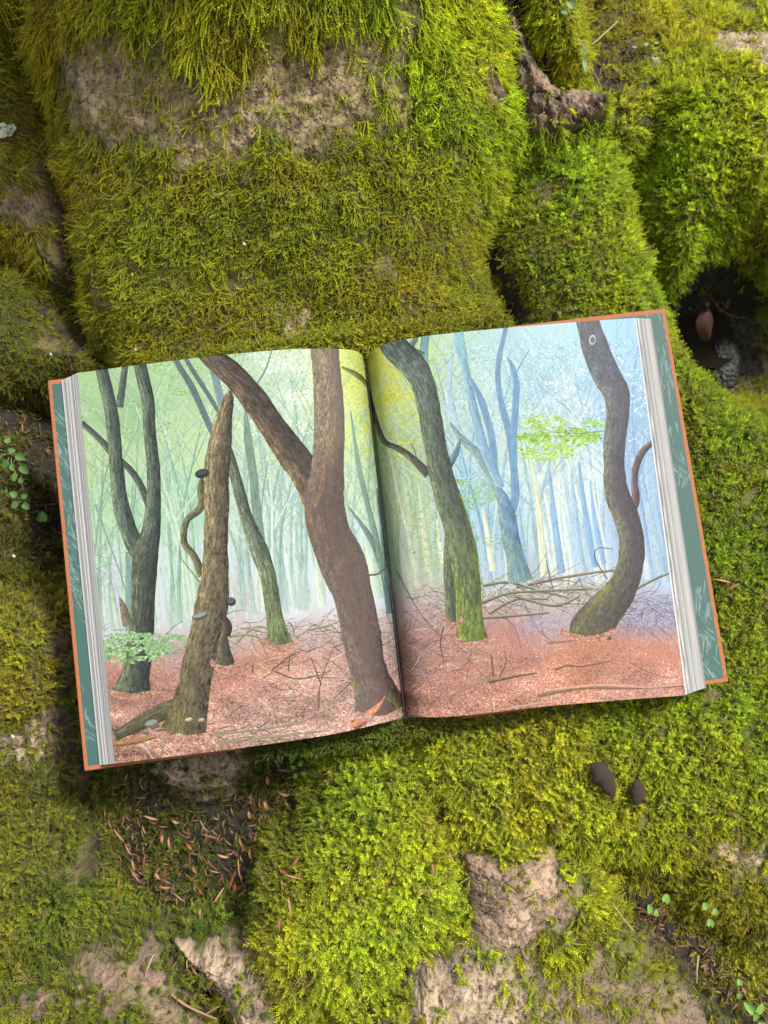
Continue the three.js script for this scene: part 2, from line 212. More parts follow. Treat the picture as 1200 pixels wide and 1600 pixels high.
// ---------------------------------------------------------------- surfaces
const grain = greyTexture(512, 512, (x, y) => { const f = (s, o, q) => { let a = 0, m = .5, n = s; for (let i = 0; i < o; i++) { const X = x * n, Y = y * n, xi = Math.floor(X), yi = Math.floor(Y), fx = X - xi, fy = Y - yi, p = (i, j) => hash2((xi + i) % n, (yi + j) % n, q), sx = fx * fx * (3 - 2 * fx), sy = fy * fy * (3 - 2 * fy); a += m * lerp(lerp(p(0, 0), p(1, 0), sx), lerp(p(0, 1), p(1, 1), sx), sy); n *= 2; m *= .55; } return a; }; return f(24, 5, 3) * 1.0; });
const fine = (() => { const n = 1024, d = new Uint8Array(n * n * 4), per = (x, y, m, q) => { const xi = Math.floor(x), yi = Math.floor(y), fx = x - xi, fy = y - yi, p = (i, j) => hash2((xi + i) % m, (yi + j) % m, q), a = fx * fx * (3 - 2 * fx), b = fy * fy * (3 - 2 * fy); return lerp(lerp(p(0, 0), p(1, 0), a), lerp(p(0, 1), p(1, 1), a), b); };
  for (let y = 0; y < n; y++) for (let x = 0; x < n; x++) { const X = x / n, Y = y / n; let a = 0; for (const [m, w, q] of [[14, .26, 1], [31, .34, 2], [58, .28, 3], [140, .12, 4]]) a += w * per(X * m, Y * m, m, q); const ri = 1 - Math.abs(per(X * 22, Y * 22, 22, 7) + .5 * per(X * 60, Y * 60, 60, 8) - .75) * 2, ck = ss(.86, .99, ri), v = clamp(.12 + 1.6 * a - .3 * ck) * 255, k = (y * n + x) * 4; d[k] = v; d[k + 1] = v * (.96 + .04 * a); d[k + 2] = v * (.9 + .1 * a); d[k + 3] = 255; }
  const t = new THREE.DataTexture(d, n, n); t.magFilter = THREE.LinearFilter; t.wrapS = t.wrapT = THREE.RepeatWrapping; t.needsUpdate = true; return t; })();
const barkMat = new THREE.MeshStandardMaterial({ vertexColors: true, roughness: .9, map: fine, bumpMap: fine, bumpScale: .0019 });
const TILT = -Math.PI / 4;
function bankGroup(name) { const g = new THREE.Group(); g.name = numbered(name); g.rotation.x = TILT; scene.add(g); return g; }
const tree = tag(bankGroup('beech_tree'), 'huge old tree foot with flaring roots, thickly wrapped in green moss', 'tree');
const partOf = new Map();   // body index -> its mesh
{
  const nrm = new Float32Array(NU * NV * 3);
  for (let j = 0; j < NV; j++) for (let i = 0; i < NU; i++) {
    const k = j * NU + i, i0 = Math.max(0, i - 1), i1 = Math.min(NU - 1, i + 1), j0 = Math.max(0, j - 1), j1 = Math.min(NV - 1, j + 1);
    const gx = (HT[j * NU + i1] - HT[j * NU + i0]) / (US[i1] - US[i0]), gy = (HT[j1 * NU + i] - HT[j0 * NU + i]) / (VS[j1] - VS[j0]), l = 1 / Math.hypot(gx, gy, 1);
    nrm[k * 3] = -gx * l; nrm[k * 3 + 1] = -gy * l; nrm[k * 3 + 2] = l;
  }
  const groups = new Map(), seen = new Map();
  for (let j = 0; j < NV - 1; j++) for (let i = 0; i < NU - 1; i++) { const k = j * NU + i, r = REG[k]; if (!groups.has(r)) groups.set(r, []); groups.get(r).push(k); }
  for (const r of [...groups.keys()].sort((a, b) => a - b)) {
    const map = new Map(), pos = [], nor = [], col = [], uv = [], idx = [];
    const vert = (k) => { let n = map.get(k); if (n === undefined) { n = map.size; map.set(k, n); const u = US[k % NU], v = VS[(k / NU) | 0]; pos.push(u, v, HT[k]); nor.push(nrm[k * 3], nrm[k * 3 + 1], nrm[k * 3 + 2]); col.push(COL[k * 3], COL[k * 3 + 1], COL[k * 3 + 2]); uv.push(u / .09, v / .09); } return n; };
    for (const k of groups.get(r)) { const a = vert(k), b = vert(k + 1), c = vert(k + NU), d = vert(k + NU + 1); idx.push(a, b, d, a, d, c); }
    const g = new THREE.BufferGeometry(); g.setAttribute('position', new THREE.Float32BufferAttribute(pos, 3)); g.setAttribute('normal', new THREE.Float32BufferAttribute(nor, 3)); g.setAttribute('color', new THREE.Float32BufferAttribute(col, 3)); g.setAttribute('uv', new THREE.Float32BufferAttribute(uv, 2)); g.setIndex(idx);
    const b = BODIES[r];
    if (!b || b.ground) { const m = mesh('ground', g, barkMat, scene); m.rotation.x = TILT; tag(m, null, null, null, 'structure'); partOf.set(r, null); }
    else partOf.set(r, mesh(b.part, g, barkMat, tree));
  }
}
{ // the forest floor all around, far below the bank
  const g = new THREE.PlaneGeometry(120, 120, 160, 160); g.rotateX(-Math.PI / 2); const p = g.attributes.position, col = [];
  for (let i = 0; i < p.count; i++) { const x = p.getX(i), z = p.getZ(i), r = Math.hypot(x, z); p.setY(i, -.62 + .25 * fbm(x * .35, z * .35, 4, 5) * ss(1, 6, r)); const t = .5 + fbm(x * 1.3, z * 1.3, 4, 8); col.push(lerp(.05, .1, t), lerp(.035, .075, t), lerp(.02, .03, t)); }
  g.setAttribute('color', new THREE.Float32BufferAttribute(col, 3)); g.computeVertexNormals();
  const uv = g.attributes.uv; for (let i = 0; i < uv.count; i++) uv.setXY(i, uv.getX(i) * 400, uv.getY(i) * 400);
  tag(mesh('forest_floor', g, barkMat, scene), null, null, null, 'structure');
}

// ---------------------------------------------------------------- moss
function shoot(P, r, { len, lean, n, leaf, wide, open, taper, curl }) {   // one leafy stem appended to P; leaves in whorls round a bent stem
  const az = r() * 6.283, out = lean * (.4 + r()), bx = (r() - .5) * len * .5, bz = (r() - .5) * len * .5, L = len * (.7 + .5 * r()), cu = curl * (r() - .3) * 1.4, ca = az + (r() - .5) * 2;
  const at = (t) => { const a = out + cu * t; return [bx + Math.cos(az) * Math.sin(a) * L * t + Math.cos(ca) * cu * .1 * L * t * t, Math.cos(a * .8) * L * t, bz + Math.sin(az) * Math.sin(a) * L * t + Math.sin(ca) * cu * .1 * L * t * t]; };
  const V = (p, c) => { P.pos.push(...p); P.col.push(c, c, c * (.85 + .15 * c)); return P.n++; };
  for (let i = 0; i < n; i++) {
    const t = .12 + .88 * i / (n - 1), a = at(t), b = at(Math.min(1.06, t + .08)), dir = new THREE.Vector3(b[0] - a[0], b[1] - a[1], b[2] - a[2]).normalize();
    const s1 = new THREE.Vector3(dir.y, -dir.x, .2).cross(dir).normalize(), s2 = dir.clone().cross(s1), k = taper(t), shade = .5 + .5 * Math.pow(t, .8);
    for (let q = 0; q < 3; q++) {
      const th = i * 1.15 + q * 2.094 + (r() - .5) * .8, o = open * (.75 + .5 * r()), side = s1.clone().multiplyScalar(Math.cos(th)).addScaledVector(s2, Math.sin(th)), d = dir.clone().multiplyScalar(Math.cos(o)).addScaledVector(side, Math.sin(o)), cr = d.clone().cross(side).normalize();
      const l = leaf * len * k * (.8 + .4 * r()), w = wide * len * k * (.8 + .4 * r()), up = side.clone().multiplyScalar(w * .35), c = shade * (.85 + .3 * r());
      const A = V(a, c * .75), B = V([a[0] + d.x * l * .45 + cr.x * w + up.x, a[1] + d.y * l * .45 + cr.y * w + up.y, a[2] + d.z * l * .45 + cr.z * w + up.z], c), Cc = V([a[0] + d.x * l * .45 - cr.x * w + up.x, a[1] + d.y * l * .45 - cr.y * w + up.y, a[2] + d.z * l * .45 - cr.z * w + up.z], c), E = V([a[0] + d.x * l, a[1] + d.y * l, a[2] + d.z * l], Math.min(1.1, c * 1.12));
      P.idx.push(A, B, E, A, E, Cc);
    }
  }
}
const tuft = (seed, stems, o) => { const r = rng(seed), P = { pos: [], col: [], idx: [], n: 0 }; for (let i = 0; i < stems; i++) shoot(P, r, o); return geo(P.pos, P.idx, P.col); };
const plumeO = { len: 1, lean: .5, n: 11, leaf: .27, wide: .052, open: .8, taper: (t) => Math.pow(Math.sin(Math.min(1, .22 + t * .9) * 2.8), .7) * .9 + .12, curl: .7 };
const strandO = { len: 1, lean: .22, n: 13, leaf: .15, wide: .026, open: .34, taper: (t) => 1.05 - .55 * t, curl: .5 };
const carpetO = { len: 1, lean: .6, n: 9, leaf: .22, wide: .04, open: .5, taper: (t) => 1.1 - .6 * t, curl: 1.0 };
const TUFTS = { plume: [1, 2, 3].map((s) => tuft(s * 11, 3, plumeO)), strand: [1, 2, 3].map((s) => tuft(s * 13 + 1, 4, strandO)), carpet: [1, 2, 3].map((s) => tuft(s * 17 + 2, 4, carpetO)) };
const mossMat = new THREE.MeshPhysicalMaterial({ vertexColors: true, roughness: .85, transmission: .5, thickness: 0, side: THREE.DoubleSide, specularIntensity: .4 });
// character of the moss, traced over the photograph: x, y, length (mm), lean downhill 0..1, share of plume / strand (rest carpet), density, colour
const MOSS = [
  [60, 40, 14, .92, 0, 1, 1, .17, .17, .02], [330, 20, 16, .95, 0, 1, 1.2, .19, .20, .022], [500, 60, 13, .92, 0, .9, .9, .17, .18, .02], [620, 40, 15, .88, 0, .8, 1.1, .19, .22, .018], [720, 60, 11, .75, .1, .6, 1.2, .22, .26, .015],
  [160, 180, 13, .9, 0, .8, .8, .13, .13, .02], [30, 200, 10, .8, 0, .7, .9, .14, .125, .022], [20, 320, 9, .75, 0, .6, .9, .14, .12, .022], [150, 370, 9.5, .7, 0, .6, 1, .15, .16, .018], [300, 350, 8.5, .6, 0, .35, 1, .145, .16, .017],
  [450, 330, 8, .5, 0, .2, 1, .14, .16, .018], [600, 300, 8, .5, 0, .25, 1, .145, .17, .017], [700, 250, 8.5, .6, 0, .3, 1, .16, .18, .017], [700, 420, 8, .55, 0, .2, 1, .15, .155, .02], [450, 480, 8, .45, 0, .1, 1, .14, .15, .02],
  [250, 500, 8.5, .5, 0, .1, 1, .135, .14, .018], [640, 500, 8, .5, 0, .1, 1, .155, .15, .024], [780, 500, 7, .5, 0, .1, 1, .12, .13, .016], [60, 500, 8, .5, 0, .2, 1, .12, .125, .016], [20, 600, 7, .4, 0, .1, .8, .10, .10, .016],
  [850, 60, 10, .7, .3, .3, 1.2, .25, .29, .012], [900, 300, 9, .4, .55, 0, 1.2, .17, .23, .012], [950, 420, 9, .4, .5, 0, 1.2, .18, .24, .012], [830, 440, 7, .4, .3, 0, .9, .12, .15, .012], [1050, 250, 9, .45, .5, 0, 1.3, .22, .28, .01],
  [1150, 180, 9, .4, .5, 0, 1.3, .24, .30, .01], [1080, 400, 10, .6, .4, .2, 1.2, .17, .22, .01], [1050, 60, 9, .4, .3, 0, 1.1, .25, .27, .02], [1150, 15, 9, .4, .3, 0, 1, .24, .24, .03], [960, 80, 8, .3, .2, 0, .7, .17, .15, .03],
  [1180, 620, 9, .6, .2, .3, 1, .15, .17, .012], [1130, 720, 9, .35, .5, 0, 1.2, .15, .20, .012], [1150, 900, 9, .35, .5, 0, 1.2, .15, .20, .012], [1150, 1100, 9, .3, .6, 0, 1.2, .18, .23, .012], [1000, 1150, 9.5, .3, .7, 0, 1.2, .20, .24, .018],
  [800, 1150, 10, .3, .7, 0, 1.2, .18, .19, .03], [750, 1250, 11, .4, .8, 0, 1.2, .23, .25, .035], [900, 1270, 10, .35, .6, 0, 1.2, .22, .25, .02], [1100, 1300, 9, .35, .5, 0, 1.1, .19, .21, .014], [1150, 1420, 9, .35, .4, 0, 1, .16, .165, .014],
  [560, 1220, 12, .3, .8, 0, 1.1, .14, .19, .016], [580, 1400, 13, .3, .95, 0, 1.2, .22, .26, .03], [520, 1520, 14, .4, .95, 0, 1.1, .24, .26, .03], [640, 1340, 12, .3, .9, 0, 1.2, .21, .25, .022], [860, 1580, 12, .7, .4, .4, 1, .20, .24, .012],
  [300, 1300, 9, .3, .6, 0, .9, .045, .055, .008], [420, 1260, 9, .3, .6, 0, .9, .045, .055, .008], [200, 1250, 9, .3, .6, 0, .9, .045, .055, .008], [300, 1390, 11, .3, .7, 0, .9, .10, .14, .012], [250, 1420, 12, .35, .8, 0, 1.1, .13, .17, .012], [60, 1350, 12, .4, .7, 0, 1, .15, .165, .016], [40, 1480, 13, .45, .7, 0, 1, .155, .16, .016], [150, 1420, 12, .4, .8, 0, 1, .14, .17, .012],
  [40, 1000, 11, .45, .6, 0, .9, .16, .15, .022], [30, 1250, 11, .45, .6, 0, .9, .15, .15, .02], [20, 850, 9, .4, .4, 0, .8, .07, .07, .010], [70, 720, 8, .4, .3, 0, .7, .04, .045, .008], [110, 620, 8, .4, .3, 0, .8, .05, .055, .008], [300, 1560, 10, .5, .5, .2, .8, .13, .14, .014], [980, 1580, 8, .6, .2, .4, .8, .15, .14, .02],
].map((q) => { const k = q[1] < 570 && q[0] < 770 ? 1.36 : q[1] > 1240 && q[0] < 420 ? .72 : q[0] > 1040 && q[1] > 650 && q[1] < 1120 ? .88 : 1; return [...seat(q[0], q[1]).slice(0, 2), ...q.slice(2, 7), q[7] * 2.05 * k, q[8] * 2.04 * k, q[9] * .42]; });  // moss colour lifted on the trunk face against weak light, lowered elsewhere
function mossAt(u, v) { let a = 1e-12; const s = [0, 0, 0, 0, 0, 0, 0, 0]; for (const q of MOSS) { const d = (q[0] - u) ** 2 + (q[1] - v) ** 2, k = Math.exp(-d / (2 * .042 ** 2)) + 1e-7 / (d + .002); a += k; for (let i = 0; i < 8; i++) s[i] += k * q[i + 2]; } return s.map((x) => x / a); }
{
  const r = rng(2024), bags = new Map(), M = new THREE.Matrix4(), X = new THREE.Vector3(), Y = new THREE.Vector3(), Z = new THREE.Vector3(), N = new THREE.Vector3(), G = new THREE.Vector3();
  const put = (u, v, spread) => {
    const bare = sample(BARE, u, v), keep = sample(KEEP, u, v), [gx, gy] = slopeAt(u, v, .004);
    const clump = fbm(u * 70, v * 70, 3, 131);
    if (keep < 1 && r() > keep * (.55 + 1.6 * Math.max(0, clump + .15))) return;
    const thin = fbm(u * 48, v * 48, 4, 231); if (thin < -.27 && r() < .8 * (-.27 - thin) / .2) return;
    const m = mossAt(u, v); if (r() > m[4] / 1.3) return;
    const bd = bookDist(u, v); if (bd < -.012) return;
    const h = sample(HT, u, v), k = find(VS, v) * NU + find(US, u), reg = REG[k];
    N.set(-gx, -gy, 1).normalize(); G.set(0, -C45, -C45); G.addScaledVector(N, -G.dot(N)); const gl = G.length(); if (gl > 1e-4) G.multiplyScalar(1 / gl);
    let lean = clamp(m[1] * (.75 + .5 * r()) + (bare > .4 ? .12 : 0), 0, .96) * ss(0, .5, gl);
    let len = m[0] * .001 * (.75 + .5 * r()) * (1 + .7 * clump) * spread * (bare > .5 ? .8 : 1);
    const bp = bookLocal(u, v, boardW(u, v, 0)), fringe = bd > -.003 && Math.abs(bp.x) < .11 && bp.y > .14;
    if (fringe && bd < .014) { len = .013 + .012 * r(); lean = .75; } else if (bd < .012) { len = Math.min(len, bd > 0 ? .0055 + bd * .5 : .0035); lean = Math.max(lean, .4); }
    Y.copy(N).multiplyScalar(Math.cos(lean * 1.45)).addScaledVector(G, Math.sin(lean * 1.45));
    const wild = m[3] > .55 ? .5 : .95; Y.x += (r() - .5) * wild; Y.y += (r() - .5) * wild; Y.z += (r() - .5) * .4; Y.normalize();
    X.set(r() - .5, r() - .5, r() - .5).cross(Y).normalize(); Z.crossVectors(X, Y);
    if (fringe && bd < .014) { Y.z = Math.abs(Y.z) * .3 + .25; Y.y = -Math.abs(Y.y) - .2; Y.normalize(); X.set(r() - .5, r() - .5, r() - .5).cross(Y).normalize(); Z.crossVectors(X, Y); }
    const a = r(), style = a < m[2] ? 'plume' : a < m[2] + m[3] ? 'strand' : 'carpet', variant = (r() * 3) | 0, key = reg + '|' + style + variant;
    if (!bags.has(key)) bags.set(key, { reg, style, variant, m: [], c: [] });
    const b = bags.get(key), wd = len * (style === 'plume' ? 1 : 1);
    M.makeBasis(X.multiplyScalar(wd), Y.multiplyScalar(len), Z.multiplyScalar(wd)).setPosition(u, v, h - .0006); b.m.push(...M.elements);
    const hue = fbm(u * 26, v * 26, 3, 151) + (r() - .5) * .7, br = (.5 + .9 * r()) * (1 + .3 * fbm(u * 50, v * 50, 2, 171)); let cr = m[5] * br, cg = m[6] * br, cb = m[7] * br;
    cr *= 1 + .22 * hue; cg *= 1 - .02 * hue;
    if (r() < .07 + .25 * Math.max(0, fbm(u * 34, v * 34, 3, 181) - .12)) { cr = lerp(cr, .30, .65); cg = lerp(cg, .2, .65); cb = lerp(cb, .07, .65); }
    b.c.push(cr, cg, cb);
  };
  const U0 = -.43, U1 = .43, V0 = -.54, V1 = .54, cell = .004;
  for (let v = V0; v < V1; v += cell) for (let u = U0; u < U1; u += cell) {
    const [gx, gy] = slopeAt(u, v, .003), area = Math.min(3.2, Math.hypot(gx, gy, 1)); let n = 130000 * cell * cell * area; n = Math.floor(n + r());
    for (let i = 0; i < n; i++) put(u + r() * cell, v + r() * cell, 1);
  }
  for (let i = 0; i < 22000; i++) { const u = (r() * 2 - 1) * 1.3, v = (r() * 2 - 1) * 1.1; if (Math.abs(u) < .43 && Math.abs(v) < .54) continue; put(u, v, 2.2); }
  const FR = new THREE.Vector3(), fdir = new THREE.Vector3();
  for (let i = 0; i < 3200; i++) { // moss that hangs over the head and tail of the book at the fold
    const head = i < 2000, x = head ? -.13 + .25 * r() : -.13 + .17 * r(), y = head ? .156 + .010 * r() : -.156 - .010 * r(), dens = head ? 1 : ss(-.14, -.1, x) * (1 - ss(.02, .045, x)); if (r() > dens) continue;
    FR.set(x, y, -.004 + .004 * r()).applyMatrix4(BR); FR.x += bookAt[0]; FR.y += bookAt[1]; FR.z += bookAt[2];
    fdir.set((r() - .5) * .6, head ? -1 : 1, .35 + .4 * r()).normalize().applyMatrix4(BR); Y.copy(fdir); X.set(r() - .5, r() - .5, r() - .5).cross(Y).normalize(); Z.crossVectors(X, Y);
    const mid = 1 - Math.min(1, Math.abs(x) / .12), len = head ? (.011 + .008 * r()) * (.7 + .5 * mid) : .008 + .006 * r(), reg = REG[find(VS, FR.y) * NU + find(US, FR.x)], m = mossAt(FR.x, FR.y), variant = (r() * 3) | 0, key = reg + '|carpet' + variant, k = (head ? .8 : .5) * (.5 + .9 * r());
    if (!bags.has(key)) bags.set(key, { reg, style: 'carpet', variant, m: [], c: [] });
    M.makeBasis(X.multiplyScalar(len), Y.multiplyScalar(len), Z.multiplyScalar(len)).setPosition(FR); bags.get(key).m.push(...M.elements); bags.get(key).c.push(m[5] * k, m[6] * k, m[7] * k);
  }
  let total = 0;
  for (const { reg, style, variant, m, c } of bags.values()) {
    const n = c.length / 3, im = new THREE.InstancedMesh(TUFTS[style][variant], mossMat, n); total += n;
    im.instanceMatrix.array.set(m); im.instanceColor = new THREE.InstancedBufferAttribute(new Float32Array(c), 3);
    im.castShadow = im.receiveShadow = true;
    const host = partOf.get(reg);
    if (host) { im.name = 'moss'; host.add(im); } else { im.name = numbered('ground_moss'); im.rotation.x = TILT; scene.add(im); tag(im, 'green feathery moss covering the ground between the roots', 'moss', 'moss on the ground'); }
    im.userData.kind = 'stuff';
  }
  console.log('moss tufts', total);
}
//@BOOK0
const paperMat = new THREE.MeshStandardMaterial({ vertexColors: true, roughness: .8 });
// ---------------------------------------------------------------- the open book
const book = new THREE.Group(); book.name = 'open_book'; scene.add(book);
book.position.copy(W3(...bookAt)); book.quaternion.setFromRotationMatrix(new THREE.Matrix4().makeRotationX(TILT).multiply(BR));
tag(book, 'open picture book with forest photographs and orange-brown cover lying on moss', 'book');
const INK = .31;   // reflectance of the paper against the tones below
// prints: drawn in the coordinates of the tracing, laid into each page between its own four edges
const EDGE = {
  left: { T: [[121, 583], [300, 562], [430, 551], [520, 549], [572, 556]], B: [[180, 1193], [300, 1180], [400, 1164], [520, 1143], [600, 1126], [634, 1119]] },
  right: { T: [[572, 556], [600, 540], [640, 528], [700, 518], [800, 511], [992, 497]], B: [[634, 1119], [660, 1124], [680, 1123], [750, 1117], [900, 1103], [1071, 1086]] },
};
const PW = 1024, PH = 1408;
const edgeY = (E, a) => { const x = lerp(E[0][0], E[E.length - 1][0], a); let i = 0; while (i < E.length - 2 && E[i + 1][0] < x) i++; return lerp(E[i][1], E[i + 1][1], (x - E[i][0]) / (E[i + 1][0] - E[i][0])); };
function pageMap(side) {
  const { T, B } = EDGE[side], n = T.length - 1, m = B.length - 1;
  return (x, y) => { let t = .5, a = 0; for (let k = 0; k < 6; k++) { const l = lerp(T[0][0], B[0][0], t), r = lerp(T[n][0], B[m][0], t); a = (x - l) / (r - l); const q = clamp(a); const yt = edgeY(T, q), yb = edgeY(B, q); t = (y - yt) / (yb - yt); } return [a * PW, t * PH]; };
}
const TONES = {  // print tones, with glare on the satin paper painted in
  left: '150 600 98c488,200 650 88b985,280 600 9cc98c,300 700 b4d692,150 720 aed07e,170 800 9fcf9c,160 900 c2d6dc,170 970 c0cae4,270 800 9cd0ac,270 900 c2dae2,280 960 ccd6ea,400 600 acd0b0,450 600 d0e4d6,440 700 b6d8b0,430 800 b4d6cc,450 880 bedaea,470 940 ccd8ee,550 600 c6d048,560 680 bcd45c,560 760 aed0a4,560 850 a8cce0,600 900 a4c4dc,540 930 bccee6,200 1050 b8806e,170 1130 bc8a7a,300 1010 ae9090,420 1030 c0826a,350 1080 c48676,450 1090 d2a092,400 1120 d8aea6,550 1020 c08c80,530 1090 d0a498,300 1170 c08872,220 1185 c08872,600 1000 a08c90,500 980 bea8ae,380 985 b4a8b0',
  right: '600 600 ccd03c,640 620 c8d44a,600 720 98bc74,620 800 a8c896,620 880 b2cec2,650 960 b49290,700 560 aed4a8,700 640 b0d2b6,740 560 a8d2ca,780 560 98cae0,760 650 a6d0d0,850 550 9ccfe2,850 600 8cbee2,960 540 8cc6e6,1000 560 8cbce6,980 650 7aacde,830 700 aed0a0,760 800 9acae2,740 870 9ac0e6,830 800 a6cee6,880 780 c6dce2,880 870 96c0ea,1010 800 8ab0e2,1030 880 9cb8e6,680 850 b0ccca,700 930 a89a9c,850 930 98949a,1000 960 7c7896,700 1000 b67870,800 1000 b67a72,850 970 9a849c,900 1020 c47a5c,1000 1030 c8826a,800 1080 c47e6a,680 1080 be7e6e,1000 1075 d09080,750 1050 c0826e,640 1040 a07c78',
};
const hex = (s) => [parseInt(s.slice(0, 2), 16), parseInt(s.slice(2, 4), 16), parseInt(s.slice(4, 6), 16)];
const rgb = (c, a = 1) => `rgba(${c[0] | 0},${c[1] | 0},${c[2] | 0},${a})`;
const mixc = (a, b, t) => [lerp(a[0], b[0], t), lerp(a[1], b[1], t), lerp(a[2], b[2], t)], jit = (c, r, n) => { const k = (r() - .5) * n; return [clamp(c[0] + k, 0, 255), clamp(c[1] + k, 0, 255), clamp(c[2] + k, 0, 255)]; };
function printPage(side) {
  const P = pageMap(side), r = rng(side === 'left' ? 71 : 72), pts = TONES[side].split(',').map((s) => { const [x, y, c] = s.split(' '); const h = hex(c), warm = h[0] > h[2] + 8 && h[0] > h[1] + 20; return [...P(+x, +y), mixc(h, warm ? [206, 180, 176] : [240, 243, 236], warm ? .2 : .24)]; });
  const tone = (cx, cy) => { let a = 1e-9, o = [0, 0, 0]; for (const [x, y, c] of pts) { const k = Math.exp(-(((x - cx) ** 2) / 9000 + ((y - cy) ** 2) / 6500)) + 1e-6; a += k; o[0] += k * c[0]; o[1] += k * c[1]; o[2] += k * c[2]; } return [o[0] / a, o[1] / a, o[2] / a]; };
  return canvasTexture(PW, PH, (g, w0, h0, cv) => {
    const small = document.createElement('canvas'), q = 8; small.width = PW / q; small.height = PH / q; const sg = small.getContext('2d');
    for (let y = 0; y < PH / q; y++) for (let x = 0; x < PW / q; x++) { sg.fillStyle = rgb(tone((x + .5) * q, (y + .5) * q)); sg.fillRect(x, y, 1, 1); }
    g.imageSmoothingEnabled = true; g.drawImage(small, 0, 0, PW, PH); g.lineCap = 'round'; g.lineJoin = 'round';
    const line = (p, w, c) => { g.strokeStyle = c; g.lineWidth = w; g.beginPath(); p.forEach((k, i) => (i ? g.lineTo(...k) : g.moveTo(...k))); g.stroke(); };
    const horizon = (x) => (side === 'left' ? lerp(1012, 948, clamp((x - 160) / 450)) : lerp(950, 925, clamp((x - 620) / 450)));
    // smooth spline through traced points [x, y, width]
    const spline = (p, n) => { { const e = p[p.length - 1], f = p[p.length - 2], [, ty] = P(e[0], e[1]); if (ty < 34) p = [...p, [e[0] + (e[0] - f[0]) * .9, e[1] + (e[1] - f[1]) * .9 - 12, e[2] ?? 1]]; } const o = []; for (let i = 0; i < p.length - 1; i++) for (let k = 0; k < n; k++) { const t = k / n, a = p[Math.max(0, i - 1)], b = p[i], c = p[i + 1], d = p[Math.min(p.length - 1, i + 2)]; o.push([0, 1, 2].map((j) => .5 * (2 * b[j] + (c[j] - a[j]) * t + (2 * a[j] - 5 * b[j] + 4 * c[j] - d[j]) * t * t + (3 * b[j] - a[j] - 3 * c[j] + d[j]) * t * t * t))); } o.push(p[p.length - 1]); return o; };
    const trunk = (p, cols, { rough = 26, soft = false, alpha = 1, top = null, moss = null, up = null, upAt = .5 } = {}) => {   // cols: left, middle, right
      { const e = p[p.length - 1], [ex, ey] = P(e[0], e[1]); if (ey > 34 && ex > 14 && ex < PW - 14) p = [...p.slice(0, -1), [e[0], e[1], e[2] * .3]]; if (rough > 16 && !soft) { const sh = (C) => [mixc(C[0], [232, 222, 190], .26), C[1], C[2].map((z) => z * .74)]; cols = sh(cols); if (up) up = sh(up); } }
      const rise = p[p.length - 1][1] < p[0][1] ? -1 : 1, s = spline(p, 8), L = [], R = [], M = [];
      for (let i = 0; i < s.length; i++) { const a = s[Math.max(0, i - 1)], b = s[Math.min(s.length - 1, i + 1)], dx = b[0] - a[0], dy = b[1] - a[1], l = Math.hypot(dx, dy) || 1, nx = -dy / l, ny = dx / l, sg2 = rise, w = s[i][2] / 2 * (1 + .03 * vnoise(i * .45, p[0][0]) + .012 * vnoise(i * 2.3, p[0][1])); L.push(P(s[i][0] + nx * w * sg2, s[i][1] + ny * w * sg2)); R.push(P(s[i][0] - nx * w * sg2, s[i][1] - ny * w * sg2)); M.push(P(s[i][0], s[i][1])); }
      g.globalAlpha = alpha; g.fillStyle = rgb(cols[1]); g.beginPath(); L.forEach((k, i) => (i ? g.lineTo(...k) : g.moveTo(...k))); for (let i = R.length - 1; i >= 0; i--) g.lineTo(...R[i]); g.closePath(); if (!soft) g.fill();
      g.save(); if (!soft) g.clip();
      let area = 0; for (let i = 1; i < s.length; i++) area += Math.hypot(M[i][0] - M[i - 1][0], M[i][1] - M[i - 1][1]) * Math.hypot(L[i][0] - R[i][0], L[i][1] - R[i][1]);
      const n = Math.min(16000, area / (soft ? 14 : 5)), sd = p[0][0] * .37;
      for (let k = 0; k < n; k++) {
        const f = r() * (s.length - 1), i = f | 0, e = f - i, j = Math.min(i + 1, s.length - 1), c = soft ? clamp(.5 + (r() + r() + r() - 1.5) * .5) : r(), l = mixc([...L[i], 0], [...L[j], 0], e), q2 = mixc([...R[i], 0], [...R[j], 0], e), x = lerp(l[0], q2[0], c), y = lerp(l[1], q2[1], c);
        const pos = f / (s.length - 1), at2 = (C) => (c < .5 ? mixc(C[0], C[1], c * 2) : mixc(C[1], C[2], c * 2 - 1)); let col = at2(cols);
        if (up) col = mixc(col, at2(up), ss(upAt - .06, upAt + .06, pos + .05 * vnoise(c * 4, sd)));
        if (top) col = mixc(col, top, clamp((pos - .45) * 1.6)); if (moss) col = mixc(col, moss, clamp((.45 - pos) * 2.2 + .3 * vnoise(x * .02, y * .02, 9)) * (.4 + .6 * r()));
        const tx = 1 + .13 * fbm(x * .03, y * .02, 3, 5) + .26 * vnoise(c * 17 + sd, f * .5, 6) + .16 * vnoise(c * 40 + sd, f * 1.6, 7) - .10 * (vnoise(c * 2.2 + sd, f * 3.1, 8) > .45 ? 1 : 0) - .22 * Math.pow(Math.abs(c - .42) * 1.8, 3), kk = rough / 24; col = col.map((z) => clamp(z * (1 + (tx - 1) * kk), 0, 255));
        const dx = M[j][0] - M[i][0], dy = M[j][1] - M[i][1], dl = Math.hypot(dx, dy) || 1, len = 3 + 8 * r();
        line([[x, y], [x + dx / dl * len + (r() - .5) * 2.4, y + dy / dl * len]], 1 + 1.5 * r(), rgb(jit(col, r, rough * 1.7), soft ? .4 : .6));
      }
      g.restore(); g.globalAlpha = 1;
    };
